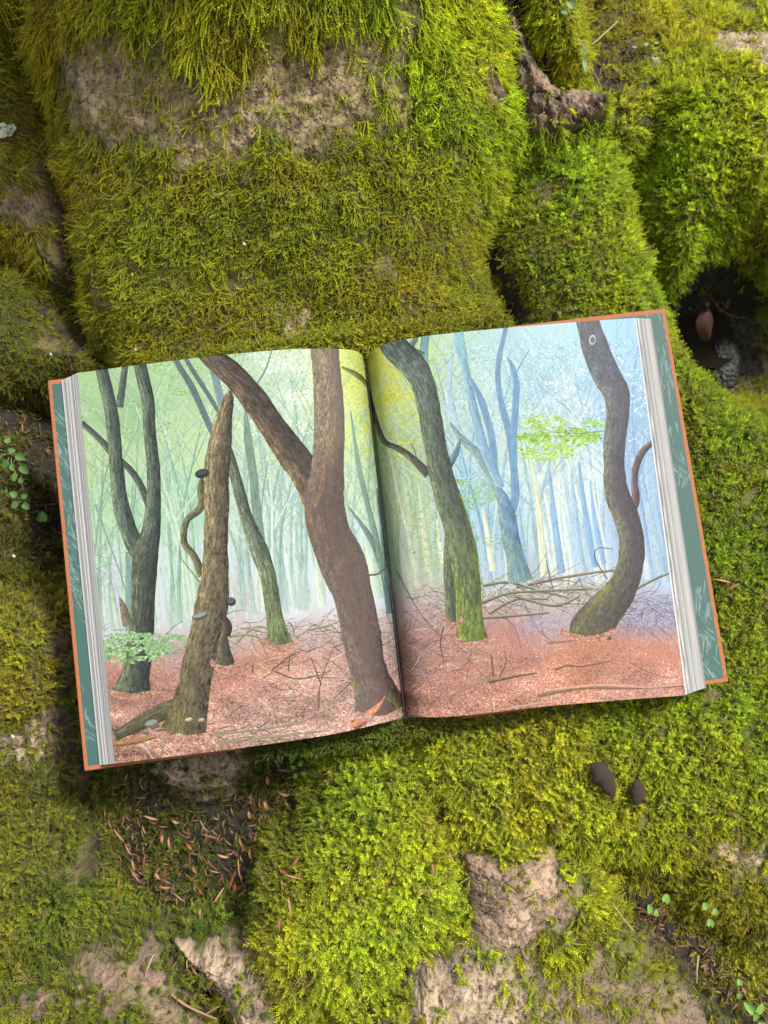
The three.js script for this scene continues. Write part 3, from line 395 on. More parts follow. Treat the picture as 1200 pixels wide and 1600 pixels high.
    const twig = (p, w, c, a = 1) => {
      const s = spline(p.map((q2) => [q2[0], q2[1], 1]), 5).map((q2) => P(q2[0], q2[1])), n = s.length;
      for (let i = 1; i < n; i++) line([s[i - 1], s[i]], w * (1.1 - .6 * i / n) * (.85 + .3 * r()), rgb(c, a));
      if (w > 4) for (let k = 0; k < n * w * 1.6; k++) { const f = r() * (n - 1.01), i = f | 0, e = f - i, o = r() * 2 - 1, ww = w * .5 * (1.1 - .6 * f / n), x = lerp(s[i][0], s[i + 1][0], e), y = lerp(s[i][1], s[i + 1][1], e) + o * ww, l = 3 + 8 * r(), d = Math.hypot(s[i + 1][0] - s[i][0], s[i + 1][1] - s[i][1]) || 1; line([[x, y], [x + (s[i + 1][0] - s[i][0]) / d * l, y + (s[i + 1][1] - s[i][1]) / d * l]], .8 + 1.4 * r(), rgb(jit(mixc(c, o < 0 ? [238, 228, 208] : [44, 34, 30], .12 + .4 * Math.abs(o)), r, 40), .6 * a)); }
    };
    const twigs = (cx, cy, rx, ry, n, cols, w, len) => { for (let i = 0; i < n; i++) { let x = cx + (r() * 2 - 1) * rx, y = cy + (r() * 2 - 1) * ry, a = (r() - .5) * 1.6 + (r() < .25 ? 1.4 : 0), l = len * (.4 + r()); const p = []; for (let k = 0; k < 5; k++) { p.push([x, y]); x += Math.cos(a) * l / 4; y += Math.sin(a) * l / 4; a += (r() - .5) * .8; } twig(p, w * (.4 + .8 * r()), jit(cols[(r() * cols.length) | 0], r, 40), .75); } };
    const leaves = (cx, cy, rx, ry, n, cols, sz, a = .6, flat = .35) => { sz *= .6; n *= 3; for (let i = 0; i < n; i++) { const t = r() * 6.283, d = Math.sqrt(r()), x = cx + Math.cos(t) * rx * d, y = cy + Math.sin(t) * ry * d; if (vnoise(x * .12, y * .2, 3) + vnoise(x * .3, y * .4, 4) * .6 < -.15) continue; const [u, v] = P(x, y); g.fillStyle = rgb(jit(cols[(r() * cols.length) | 0], r, 70), a); g.beginPath(); g.ellipse(u, v, sz * (.5 + r()), sz * flat * (.6 + r()), -.1 + (r() - .5) * .9, 0, 6.3); g.fill(); } };
    const G = (s) => hex(s);
    const spray = (x, y, l, cols, a, sz) => { const dr = -.12 + (r() - .5) * .7, d = r() < .5 ? -1 : 1, n = l * 1.1; for (let i = 0; i < n; i++) { const t = r(), w = l * .16 * Math.sin(Math.PI * (.15 + .8 * t)), qx = x + d * l * (t - .5), qy = y + l * dr * (t - .5) + (r() - .5) * w * 2 + t * t * l * .12, [u, v] = P(qx, qy); g.fillStyle = rgb(jit(cols[(r() * cols.length) | 0], r, 40), a * (.5 + .5 * r())); g.beginPath(); g.ellipse(u, v, sz * (.6 + .9 * r()), sz * (.3 + .4 * r()), dr * d + (r() - .5) * 1.1, 0, 6.3); g.fill(); } };
    const canopyPass = (k) => {
      const low = side === 'left' ? 860 : 800;
      for (let i = 0; i < (k ? 330 : 420); i++) {
        const x = lerp(x0 - 30, x1 + 30, r()), y = lerp(535, low, Math.pow(r(), 1.5)); if (fbm(x * .014, y * .02, 3, k * 31 + (side === 'left' ? 1 : 2)) < -.06 + .5 * ss(640, low, y)) continue;
        const c = tone(...P(x, y)), yel = side === 'left' ? ss(530, 575, x) : 1 - ss(610, 680, x), dk = side === 'left' ? [92, 150, 84] : x < 700 ? [110, 160, 80] : [84, 150, 196], up = side === 'left' ? [222, 238, 170] : x < 700 ? [232, 236, 140] : [226, 244, 250];
        const A = mixc(mixc(c, dk, .3 + .35 * r()), [206, 206, 40], yel * .5), B = mixc(mixc(c, up, .3 + .4 * r()), [244, 234, 60], yel * .6);
        spray(x, y, 16 + 34 * r(), r() < .5 ? [A, A, B] : [B, B, A], k ? .75 : .5, k ? 3.6 : 2.8);
      }
      if (side === 'left') for (let i = 0; i < 900; i++) { const x = 420 + (r() + r() + r() - 1.5) * 90, y = 620 + (r() + r() - 1) * 80; if (fbm(x * .03, y * .04, 3, 77) < 0) continue; const [u, v] = P(x, y); g.fillStyle = `rgba(246,250,246,${.35 + .4 * r()})`; g.beginPath(); g.ellipse(u, v, 2 + 5 * r(), 1.5 + 3 * r(), r() * 3, 0, 6.3); g.fill(); }
      else for (let i = 0; i < 900; i++) { const x = 890 + (r() + r() + r() - 1.5) * 170, y = 630 + (r() + r() - 1) * 110; if (fbm(x * .03, y * .04, 3, 78) < .02) continue; const [u, v] = P(x, y); g.fillStyle = `rgba(240,248,252,${.3 + .4 * r()})`; g.beginPath(); g.ellipse(u, v, 1.5 + 5 * r(), 1.2 + 3 * r(), r() * 3, 0, 6.3); g.fill(); }
    };
    // far trunks in the haze
    const x0 = side === 'left' ? 150 : 600, x1 = side === 'left' ? 610 : 1060;
    for (let i = 0; i < 520; i++) { const x = lerp(x0, x1, r()), h0 = horizon(x), y = h0 - 10 - 260 * r() * r(), l = 40 + 130 * r(), c = mixc(tone(...P(x, y)), r() < .5 ? [70, 110, 104] : [248, 250, 238], .16 + .2 * r()), k = -.1 + .16 * (r() - .5); twig([[x, y], [x + k * l * .5 + 3 * (r() - .5), y - l * .5], [x + k * l, y - l]], 1 + 3.2 * r(), c, .4); }
    const farTrees = (n, wmin, wmax, str, hmin, hmax) => {
      for (let i = 0; i < n; i++) {
        const x = lerp(x0, x1, r()), y = horizon(x) - 4 - 20 * r() * (1.2 - str), c = tone(...P(x, y - 170)), cool = side === 'left' ? [88, 132, 128] : x < 690 ? [112, 142, 104] : [86, 134, 184], k = r() < .62 ? mixc(c, cool, str * (.7 + .5 * r())) : mixc(c, [244, 246, 232], .2 + .3 * r());
        const grow = (px, py, a, h, w, lvl) => { const p = [], bend = (r() - .5) * .22; for (let q = 0; q < 8; q++) { p.push([px, py, Math.max(.8, w * (lvl ? 1 : 1 + .5 * Math.exp(-q * 1.5)) * (1 - q * .095))]); px += Math.cos(a) * h / 7; py += Math.sin(a) * h / 7; a += bend * .5 + (r() - .5) * .17; } trunk(p, [mixc(k, [250, 252, 244], .22), k, mixc(k, cool, .3)], { rough: 13, alpha: .92 });
          if (lvl < 2) for (let m = 0; m < (lvl ? 2 : 3); m++) { const q = p[3 + ((r() * 4) | 0)], d = r() < .5 ? -1 : 1; grow(q[0], q[1], -1.65 + d * (.25 + .5 * r()), h * (.35 + .25 * r()), q[2] * .55, lvl + 1); } };
        grow(x, y, -1.66 + (r() - .5) * .16, lerp(hmin, hmax, r()), lerp(wmin, wmax, r()), 0);
      }
    };
    farTrees(60, 3, 5, .18, 200, 330); canopyPass(0); farTrees(30, 4, 8, .3, 220, 380);
    { const q2 = document.createElement('canvas'); q2.width = PW / 4; q2.height = PH / 4; const c2 = q2.getContext('2d'); c2.imageSmoothingEnabled = true; c2.drawImage(cv, 0, 0, PW / 4, PH / 4); g.globalAlpha = .8; g.drawImage(q2, 0, 0, PW, PH); g.globalAlpha = 1; }
    farTrees(12, 4, 8, .4, 240, 380);
    for (let u = 0; u < PW; u += 4) { const x = lerp(side === 'left' ? 160 : 620, side === 'left' ? 615 : 1055, u / PW), v0 = P(x, horizon(x) - 86)[1], v1 = P(x, horizon(x) + 54)[1], gr = g.createLinearGradient(0, v0, 0, v1), l = mixc(tone(u, (v0 + v1) / 2), [232, 240, 248], .5); gr.addColorStop(0, rgb(l, 0)); gr.addColorStop(.6, rgb(l, .5)); gr.addColorStop(1, rgb(l, 0)); g.fillStyle = gr; g.fillRect(u, v0, 4, v1 - v0); }
    for (let i = 0; i < 260; i++) { const x = lerp(x0, x1, r()), y = 560 + 200 * r(), d = r() < .5 ? -1 : 1, l = 12 + 36 * r(), c = mixc(tone(...P(x, y)), r() < .75 ? [60, 90, 80] : [240, 244, 230], .25); twig([[x, y], [x + d * l * .5, y - l * (.2 + .5 * r())], [x + d * l, y - l * (.5 + .5 * r())]], .8 + 1.6 * r(), c, .6); }
    // canopy
    canopyPass(1);
    // ground of fallen leaves
    const red = [G('fff4f0'), G('f6e4dc'), G('6c3c30'), G('8c5846'), G('a8705a'), G('c49480'), G('dcb8a8'), G('f2e2dc'), G('74483c'), G('c89c8c'), G('98685a'), G('5c3c34'), G('6c5048'), G('a89088')];
    for (let i = 0; i < 46000; i++) { const x = lerp(side === 'left' ? 120 : 572, side === 'left' ? 640 : 1080, r()), h = horizon(x) + (side === 'left' ? 8 : 45), y = lerp(h, 1200, Math.pow(r(), .8)), k = (y - h) / 180, [u, v] = P(x, y), lum = 1 + .5 * fbm(x * .022, y * .05, 4, 12), c = mixc(tone(u, v), red[(r() * red.length) | 0], .3 + .55 * r()).map((z) => clamp(z * lum, 0, 255)); g.fillStyle = rgb(c, .75); g.beginPath(); g.ellipse(u, v, (1.4 + 2.6 * k) * (.6 + .8 * r()), (.8 + 1.3 * k) * (.6 + .8 * r()), (r() - .5) * 1.8, 0, 6.3); g.fill(); }
    const wood = [G('6e6258'), G('8c8478'), G('b0a898'), G('54483f'), G('d4ccc4')];
    if (side === 'left') {
      twigs(420, 992, 110, 16, 130, wood, 3, 40); twigs(200, 1005, 60, 14, 60, wood, 2.4, 30); twigs(560, 985, 60, 30, 90, wood, 2.4, 34); twigs(500, 1060, 100, 45, 120, [...wood, G('e8dcd8')], 2.4, 44); twigs(350, 1150, 150, 16, 60, [...wood, G('c89870')], 4, 60);
      for (const p of [[[372, 1008], [400, 985], [430, 990]], [[480, 988], [510, 982], [535, 972]], [[360, 1000], [395, 998], [420, 1010]], [[330, 1150], [400, 1140], [470, 1128]], [[340, 1162], [420, 1150], [510, 1138]]]) twig(p, 9, G('9a9478'), .95);
      for (const p of [[[430, 1052], [460, 1062], [490, 1058], [515, 1050]], [[450, 1050], [452, 1028]], [[496, 1105], [500, 1065], [520, 1015]], [[425, 1050], [450, 1030], [468, 1020]], [[395, 1055], [396, 1040]], [[520, 1015], [545, 1005]], [[500, 1070], [485, 1030]], [[560, 1055], [520, 1090]]]) twig(p, 4, G('54443e'), .9);
      // trees, far to near
      trunk([[356, 668, 10], [345, 620, 12], [338, 590, 12], [332, 568, 12]], [G('8aa4a8'), G('7c98a2'), G('8aa4a8')], { rough: 12 });
      trunk([[352, 716, 10], [330, 672, 10], [303, 610, 10], [280, 570, 9]], [G('74888a'), G('66787c'), G('748a8a')], { rough: 12 }); trunk([[358, 672, 7], [340, 642, 7], [318, 605, 7], [296, 568, 7]], [G('6c8080'), G('66787c'), G('748a8a')], { rough: 12 });
      trunk([[610, 965, 12], [600, 905, 11], [582, 855, 10], [545, 800, 8]], [G('7c9498'), G('66807e'), G('748a8a')], { rough: 14 }); trunk([[598, 905, 9], [588, 850, 9], [562, 745, 8], [548, 650, 6]], [G('86a49a'), G('7a988c'), G('86a49a')], { rough: 12 }); trunk([[602, 920, 8], [600, 860, 6], [590, 770, 4]], [G('6f8a84'), G('6f8a84'), G('7c9498')]);
      trunk([[592, 620, 6], [580, 606, 9], [560, 594, 9], [534, 580, 10]], [G('78804a'), G('70783e'), G('78804a')]);
      twig([[512, 660], [490, 680], [475, 640], [455, 600]], 4, G('7c9c90'), .7); twig([[400, 610], [415, 585], [425, 556]], 7, G('6c8c90'), .8);
      trunk([[408, 860, 16], [402, 800, 14], [396, 740, 13], [389, 690, 12], [385, 645, 10]], [G('8aa898'), G('7c9a8c'), G('88a494')], { rough: 14 }); twig([[408, 850], [412, 780], [420, 730]], 5, G('7a988a'), .8);
      trunk([[437, 1012, 42], [429, 968, 26], [420, 910, 25], [406, 868, 28], [387, 818, 20], [374, 770, 18], [362, 722, 14], [352, 680, 12]], [G('8a9878'), G('6c786c'), G('5f6c68')], { moss: G('8a9c4c') });
      twig([[150, 795], [170, 850], [190, 905], [200, 940]], 8, G('92aeb0'), .85); trunk([[205, 1000, 16], [205, 930, 15], [200, 870, 14]], [G('98b4b4'), G('86a4a2'), G('98b4b4')], { rough: 10 });
      twigs(165, 900, 25, 30, 50, [G('a4a8c8'), G('8c98b0')], 1.6, 30);
      trunk([[200, 985, 14], [195, 960, 12], [188, 940, 5]], [G('9c9080'), G('847a70'), G('9c9080')]);
      trunk([[247, 822, 12], [236, 800, 12], [220, 762, 11], [203, 738, 10], [180, 718, 11], [158, 692, 10], [128, 664, 9]], [G('64746c'), G('566460'), G('5c6a66')]);
      trunk([[188, 640, 13], [193, 605, 11], [197, 575, 10]], [G('6e8276'), G('5e6e68'), G('6a7a74')]);
      trunk([[228, 880, 36], [206, 845, 28], [190, 792, 25], [184, 740, 22], [180, 690, 22], [174, 640, 21], [160, 578, 20]], [G('788c6e'), G('5e6c68'), G('586664')]);
      trunk([[207, 1088, 66], [212, 1064, 46], [218, 1030, 42], [223, 980, 40], [226, 930, 38], [229, 880, 40], [238, 838, 30], [242, 790, 23], [242, 740, 21], [236, 680, 19], [233, 630, 21], [221, 572, 20]], [G('7c8a66'), G('525a54'), G('48504e')], { up: [G('74886e'), G('5c6a66'), G('54625f')], upAt: .45 });
      leaves(205, 1018, 62, 24, 900, [G('84b47c'), G('a0c894'), G('6a9a6c'), G('b8d4a8')], 8, .85, .45); leaves(265, 1012, 40, 14, 300, [G('84b47c'), G('9cbc94')], 7, .7, .4);
      trunk([[352, 1045, 34], [350, 1020, 22], [352, 990, 16]], [G('7c7c58'), G('605c4c'), G('54504a')]);
      trunk([[318, 908, 13], [306, 878, 11], [290, 856, 11], [294, 822, 10], [316, 800, 12], [316, 770, 11], [318, 750, 9]], [G('98905e'), G('6e7058'), G('666a58')]); twig([[318, 922], [300, 900], [285, 880], [282, 868]], 4, G('7c6c60'), .9);
      trunk([[180, 1152, 14], [230, 1128, 24], [272, 1108, 22], [290, 1098, 14]], [G('4e4a40'), G('6a6450'), G('5c6c38')]); trunk([[180, 1164, 8], [215, 1159, 9], [250, 1152, 9]], [G('a0764e'), G('b88a60'), G('8a6444')]);
      trunk([[286, 1150, 72], [296, 1118, 58], [304, 1078, 52], [314, 1030, 48], [325, 985, 48], [333, 948, 52], [338, 900, 41], [339, 850, 37], [341, 800, 38], [340, 750, 40], [346, 700, 36], [353, 655, 25], [359, 630, 17], [361, 616, 17]], [G('a8976a'), G('7a705c'), G('5e5450')], { rough: 34, moss: G('5c5440') });
      trunk([[262, 1150, 14], [276, 1120, 14], [284, 1090, 10]], [G('8c8c44'), G('74743c'), G('6a6840')], { soft: true }); trunk([[284, 1152, 14], [283, 1130, 12], [282, 1115, 8]], [G('a0a044'), G('8c8c40'), G('74743c')], { soft: true });
      trunk([[355, 1000, 10], [356, 985, 16], [352, 968, 10]], [G('4c443c'), G('4c443c'), G('403834')]);
      for (const [x, y, a, b, c, d] of [[318, 747, 13, 10, '585860', '34363e'], [314, 970, 15, 8, 'c0b8ac', '5c6068'], [363, 947, 8, 9, '6c7480', '3c4048'], [296, 1128, 7, 4, 'e0dcbc', 'a8a080'], [316, 1128, 6, 4, 'd8d4b8', '98907c'], [238, 1134, 13, 9, 'a4aca4', '707870']]) { const [u, v] = P(x, y); g.fillStyle = rgb(G(d)); g.beginPath(); g.ellipse(u, v, a * 1.9, b * 1.7, -.1, 0, 6.3); g.fill(); g.fillStyle = rgb(G(c), .9); g.beginPath(); g.ellipse(u - 2, v - b * .5, a * 1.7, b * .9, -.15, 0, 6.3); g.fill(); for (let k = 0; k < 4; k++) { g.strokeStyle = rgb(G(d), .5); g.lineWidth = 1.2; g.beginPath(); g.ellipse(u - 2, v - b * .5 + k * 3, a * 1.8, b * .9, -.15, 3.3, 6.1); g.stroke(); } }
      // the great forked trunk
      trunk([[516, 830, 40], [505, 795, 58], [482, 752, 50], [455, 714, 47], [425, 670, 42], [395, 625, 41], [364, 588, 37], [334, 560, 34]], [G('8c6c4a'), G('544a44'), G('5c5450')], { rough: 28, top: G('6c6056') });
      trunk([[596, 1118, 96], [584, 1080, 66], [573, 1048, 58], [564, 1000, 60], [552, 940, 62], [534, 885, 70], [514, 838, 64], [507, 795, 62], [511, 755, 54], [513, 720, 49], [515, 680, 47], [514, 635, 46], [511, 590, 43], [507, 545, 43]], [G('7c6a64'), G('685652'), G('5e4c4a')], { rough: 17, up: [G('948a6c'), G('a29272'), G('7c6e62')], upAt: .62 });
      trunk([[494, 855, 8], [488, 825, 10], [478, 800, 8], [470, 780, 5]], [G('c08c48'), G('b07c40'), G('8c6844')], { alpha: .75, soft: true }); trunk([[492, 800, 5], [500, 780, 8], [506, 740, 8], [506, 690, 6]], [G('c09858'), G('b08c58'), G('a08060')], { alpha: .7, soft: true });
      trunk([[604, 1085, 16], [618, 1100, 22], [628, 1116, 16]], [G('74803c'), G('84904c'), G('3c4028')], { soft: true }); trunk([[556, 1090, 10], [552, 1072, 9], [552, 1062, 6]], [G('8c8c3c'), G('8c8c3c'), G('74743c')], { soft: true });
      trunk([[548, 1132, 16], [570, 1118, 15], [590, 1102, 9], [600, 1088, 4]], [G('b06c4c'), G('c88864'), G('8c5040')], { rough: 36 });
      twig([[572, 905], [590, 904], [605, 892]], 6, G('3c3834'), .95);
    } else {
      for (const [p, c] of [[[[845, 910, 12], [840, 850, 11], [834, 780, 9], [822, 720, 8]], 'dce4c8'], [[[872, 905, 12], [862, 830, 10], [853, 740, 9]], '8cb4dc'], [[[905, 900, 12], [893, 820, 11], [888, 740, 9]], 'a8c8e4'], [[[925, 895, 9], [910, 810, 9], [900, 730, 8]], '84acd8'], [[[940, 890, 8], [925, 820, 7], [918, 760, 6]], '8cb4e0'], [[[1035, 905, 16], [1024, 850, 13], [1012, 790, 12]], 'a4c0d4'], [[[765, 900, 10], [758, 850, 9], [750, 800, 8]], 'e4e8d0'], [[[668, 900, 10], [660, 830, 9], [652, 760, 8]], 'd4e0c0'], [[[690, 890, 8], [680, 820, 8]], 'e8e8d4'], [[[818, 910, 8], [812, 860, 7], [806, 800, 6]], '98c0e4']]) trunk(p, [mixc(G(c), [255, 255, 255], .2), G(c), mixc(G(c), [80, 120, 160], .2)], { rough: 12, alpha: .85 });
      twigs(690, 940, 60, 20, 120, wood, 2, 36); twigs(850, 935, 110, 26, 240, [...wood, G('a0a080')], 3, 60); twigs(1010, 962, 45, 26, 260, [G('a09cc0'), G('6c6888'), G('c8c4dc'), G('4c4860')], 1.8, 34); twigs(850, 985, 60, 12, 160, [G('a09cc0'), G('8c84a0'), G('d0c8d8')], 1.6, 26); twigs(680, 1010, 60, 50, 160, [...wood, G('dcd0d0')], 2, 44);
      for (const p of [[[752, 922], [790, 918], [830, 930], [880, 942]], [[820, 922], [870, 912], [930, 902], [970, 898]], [[750, 948], [790, 935], [850, 932], [920, 928]], [[750, 972], [800, 970], [850, 966]], [[760, 965], [800, 945], [850, 945]], [[985, 930], [1020, 912], [1050, 900]], [[800, 940], [860, 955], [900, 940]]]) { twig(p, 11, G('6c685c'), .9); twig(p.map(([x, y]) => [x, y - 1.5]), 5, G('a4a088'), .8); }
      for (const p of [[[858, 928], [850, 895], [848, 885]], [[944, 912], [925, 880], [930, 865], [955, 866]], [[600, 690], [585, 660], [578, 620], [576, 590]]]) twig(p, 4, G('4c4844'), .9);
      // blue trees
      const bl = [G('a8ccdc'), G('88b0cc'), G('7aa4c8')];
      trunk([[715, 700, 9], [708, 670, 13], [700, 630, 13], [698, 600, 10], [704, 550, 9]], [G('c8dcec'), G('b0ccdc'), G('a4c4dc')], { rough: 12 }); trunk([[735, 650, 10], [728, 600, 11], [720, 560, 14], [714, 530, 16]], [G('9cccd8'), G('8cc0d0'), G('98c8d8')], { rough: 12 });
      trunk([[790, 830, 12], [783, 800, 15], [765, 755, 15], [742, 715, 14], [718, 690, 11], [700, 664, 10]], [G('a8bca8'), G('84a0ac'), G('7ca0b4')], { rough: 14 }); trunk([[778, 770, 13], [752, 705, 14], [738, 650, 13], [728, 600, 11], [722, 560, 8]], bl, { rough: 14 }); trunk([[768, 740, 12], [764, 690, 11], [748, 630, 10], [730, 590, 8]], [G('88acc8'), G('7098bc'), G('84a8c8')], { rough: 12 });
      trunk([[790, 815, 12], [800, 785, 13], [797, 730, 11], [790, 680, 11], [776, 620, 9], [774, 570, 8], [784, 518, 7]], [G('84a8c8'), G('6c94bc'), G('84acd0')], { rough: 12 }); trunk([[798, 740, 11], [798, 680, 11], [802, 610, 10], [797, 580, 8], [788, 560, 5]], [G('84acd0'), G('6c98c4'), G('84acd0')], { rough: 12 }); twig([[800, 590], [812, 565], [820, 552]], 5, G('6c98c4'), .9); twig([[780, 640], [792, 600], [794, 585]], 4, G('78a4c8'), .9); trunk([[696, 740, 9], [708, 715, 10], [716, 690, 8]], [G('6c94a4'), G('5c8498'), G('6c94a4')]);
      trunk([[808, 918, 38], [800, 880, 28], [793, 850, 27], [787, 812, 25], [780, 785, 17], [772, 768, 8]], [G('a4b4b0'), G('6f93b4'), G('6488b0')], { rough: 16, moss: G('88a078') });
      leaves(725, 780, 45, 26, 420, [G('7cac58'), G('9cc878'), G('8cb890')], 7, .6);
      leaves(670, 850, 40, 50, 260, [G('88a860'), G('a0bc80')], 6, .5); leaves(760, 855, 40, 12, 140, [G('88b480'), G('7ca8a0')], 6, .5);
      // mossy curved tree by the fold
      trunk([[704, 978, 22], [702, 940, 20], [700, 890, 20], [696, 820, 17]], [G('6c7c58'), G('5c6a54'), G('54604e')]);
      trunk([[668, 748, 15], [642, 722, 11], [622, 708, 10], [602, 698, 8], [592, 672, 6], [584, 640, 5], [578, 610, 4]], [G('6c7064'), G('5c5e56'), G('64685c')]); twig([[652, 738], [648, 715], [642, 700]], 5, G('5c5e56'), .9);
      trunk([[672, 660, 14], [668, 610, 16], [660, 570, 15], [662, 530, 12]], [G('84b0b4'), G('78a8b0'), G('84b0b4')], { rough: 14 }); trunk([[655, 560, 22], [640, 545, 12], [648, 528, 8]], [G('6c8a88'), G('6c8a88'), G('78a0a0')]);
      trunk([[733, 1008, 50], [729, 970, 40], [727, 930, 40], [721, 880, 43], [711, 830, 41], [697, 785, 40], [684, 735, 36], [676, 690, 34], [668, 640, 34], [658, 598, 37], [640, 568, 44], [618, 545, 42]], [G('7e8e66'), G('5f6c62'), G('5c6a5c')], { moss: G('8c9c28'), top: G('6c8284') });
      trunk([[752, 1008, 12], [745, 985, 9], [747, 930, 9], [741, 880, 9], [733, 830, 8], [715, 780, 6]], [G('98ac2c'), G('7c9430'), G('687c34')], { alpha: .8, soft: true }); trunk([[714, 1008, 16], [714, 985, 12], [712, 940, 10], [710, 900, 8]], [G('a8ac50'), G('9ca444'), G('8c9440')], { alpha: .8, soft: true });
      leaves(870, 690, 68, 16, 900, [G('7cb040'), G('98c858'), G('b4d880'), G('6c9c44')], 8, .85, .4); leaves(850, 712, 46, 16, 600, [G('8cbc50'), G('a4d068'), G('c0dc90')], 8, .8, .4); leaves(845, 670, 34, 16, 320, [G('8cbc50'), G('b0d878')], 7, .75, .4); leaves(925, 672, 18, 12, 160, [G('9cc858')], 7, .7, .4);
      twig([[940, 680], [900, 684], [860, 682], [830, 672]], 2.4, G('5c6c3c'), .9);
      // S-shaped tree
      trunk([[1020, 697, 9], [1004, 712, 11], [993, 735, 12], [990, 760, 11], [992, 790, 13], [984, 815, 14]], [G('8c7474'), G('5c4c54'), G('544854')]);
      trunk([[917, 1004, 66], [919, 990, 68], [936, 966, 60], [950, 950, 54], [966, 930, 49], [981, 895, 43], [985, 855, 42], [976, 815, 42], [961, 778, 40], [957, 735, 34], [958, 695, 36], [963, 655, 38], [961, 620, 43], [945, 590, 46], [930, 555, 44], [916, 508, 38]], [G('8a8a58'), G('544e58'), G('48445a')], { moss: G('74743c'), top: G('68809c'), rough: 20 });
      { const [u, v] = P(922, 533); g.fillStyle = rgb(G('d0d8c8'), .8); g.beginPath(); g.ellipse(u, v, 13, 20, .3, 0, 6.3); g.fill(); g.fillStyle = rgb(G('58708c')); g.beginPath(); g.ellipse(u + 1, v + 1, 9, 13, .3, 0, 6.3); g.fill(); }
      trunk([[893, 998, 16], [905, 975, 16], [925, 950, 12], [945, 925, 8]], [G('98a048'), G('848c40'), G('6c7038')], { alpha: .75, soft: true });
      for (const [p, w, c] of [[[[700, 1090], [750, 1068], [800, 1048], [832, 1036]], 7, 'a08470'], [[[760, 1070], [800, 1062], [830, 1058]], 10, '6c5448'], [[[835, 1092], [900, 1080], [980, 1078], [1065, 1072]], 14, '8c6c58'], [[[850, 1084], [930, 1075], [1010, 1076], [1068, 1070]], 8, 'd8a888'], [[[862, 1052], [880, 1046], [905, 1047], [945, 1038]], 8, '7c5c50'], [[[850, 1012], [890, 1008], [910, 1004]], 5, '7c6058'], [[[980, 1040], [1020, 1056], [1060, 1062]], 3, '7c5c54'], [[[765, 1060], [762, 1028]], 7, '5c4840'], [[[775, 1062], [785, 1040], [782, 1022]], 4, '5c4840'], [[[790, 1110], [840, 1103], [900, 1096]], 8, 'd0a088'], [[[690, 985], [685, 1010], [690, 1040]], 5, '5c4a48'], [[[620, 900], [645, 950], [670, 985], [700, 1010]], 3, '5c5450']]) twig(p, w, G(c), .9);
    }
    const bury = (list) => { for (const [bx, by, w] of list) for (let i = 0; i < w * 9; i++) { const x = bx + (r() - .5) * w * 1.25, e = (x - bx) / w * 2, y = by + 4 - 8 * e * e + 10 * (r() - .35), [u, v] = P(x, y), c = mixc(tone(...P(x, by + 14)), red[(r() * red.length) | 0], .45); g.fillStyle = rgb(c, .85); g.beginPath(); g.ellipse(u, v, 2.6 + 3 * r(), 1.4 + 1.6 * r(), (r() - .5) * 1.8, 0, 6.3); g.fill(); } };
    bury(side === 'left' ? [[207, 1088, 74], [286, 1152, 84], [437, 1012, 44], [600, 1116, 100], [352, 1046, 34]] : [[733, 1008, 54], [912, 1000, 68], [704, 978, 24]]);
    // printing grain
    { const im = g.getImageData(0, 0, PW, PH), d = im.data; for (let i = 0; i < d.length; i += 4) { const l = .3 * d[i] + .59 * d[i + 1] + .11 * d[i + 2]; for (let c = 0; c < 3; c++) d[i + c] = clamp(152 + 1.12 * (l + .97 * (d[i + c] - l) - 152), 0, 255); } g.putImageData(im, 0, 0); }
    for (let i = 0; i < 16000; i++) { g.fillStyle = r() < .5 ? 'rgba(255,255,255,.10)' : 'rgba(20,30,40,.09)'; g.fillRect(r() * PW, r() * PH, 1.6, 1.6); }
  });
}
const cat = (K, s) => { let i = 0; while (i < K.length - 2 && K[i + 1][0] <= s) i++; const a = K[Math.max(0, i - 1)], b = K[i], c = K[i + 1], d = K[Math.min(K.length - 1, i + 2)], t = (s - b[0]) / (c[0] - b[0]), h = c[0] - b[0], m0 = (c[1] - a[1]) / Math.max(1e-6, c[0] - a[0]) * h, m1 = (d[1] - b[1]) / Math.max(1e-6, d[0] - b[0]) * h; return (2 * t ** 3 - 3 * t * t + 1) * b[1] + (t ** 3 - 2 * t * t + t) * m0 + (-2 * t ** 3 + 3 * t * t) * c[1] + (t ** 3 - t * t) * m1; };
const PROFILE = [[0, -.001], [.012, .0105], [.035, .0215], [.08, .0285], [.2, .0335], [.35, .035], [.55, .0335], [.8, .028], [1, .022]];
const PAGE = {   // local edges of the pages, from the fold (s 0) to the fore-edge (s 1)
  left: { sg: -1, gx: [.0015, -.0045], fore: [-.225, -.2254], base: [-.2446, -.2435], top: [[0, .1425], [.3, .1472], [1, .1515]], bot: [[0, -.1452], [.3, -.1494], [1, -.1499]], bt: .1534, bb: -.1519 },
  right: { sg: 1, gx: [.0015, -.0045], fore: [.2205, .2112], base: [.2416, .2359], top: [[0, .1425], [.15, .1448], [.5, .1438], [1, .1431]], bot: [[0, -.1452], [.15, -.1485], [.5, -.1505], [1, -.1578]], bt: .1474, bb: -.1569 },
};
function pagePoint(G, s, t, q, out = 0) {   // q 0: lowest leaf on the board, 1: open page; t 0 head, 1 tail
  const z1 = cat(PROFILE, s), z = lerp(.0006, z1, q), f = lerp(lerp(G.base[0], G.fore[0], Math.pow(q, .85)), lerp(G.base[1], G.fore[1], Math.pow(q, .85)), t) + G.sg * out, x = lerp(lerp(G.gx[0], G.gx[1], t), f, s);
  const yt = lerp(cat(G.top, s), lerp(.146, G.bt, s), 1 - q), yb = lerp(cat(G.bot, s), lerp(-.149, G.bb, s), 1 - q);
  return [x, lerp(yt, yb, t), z];
}
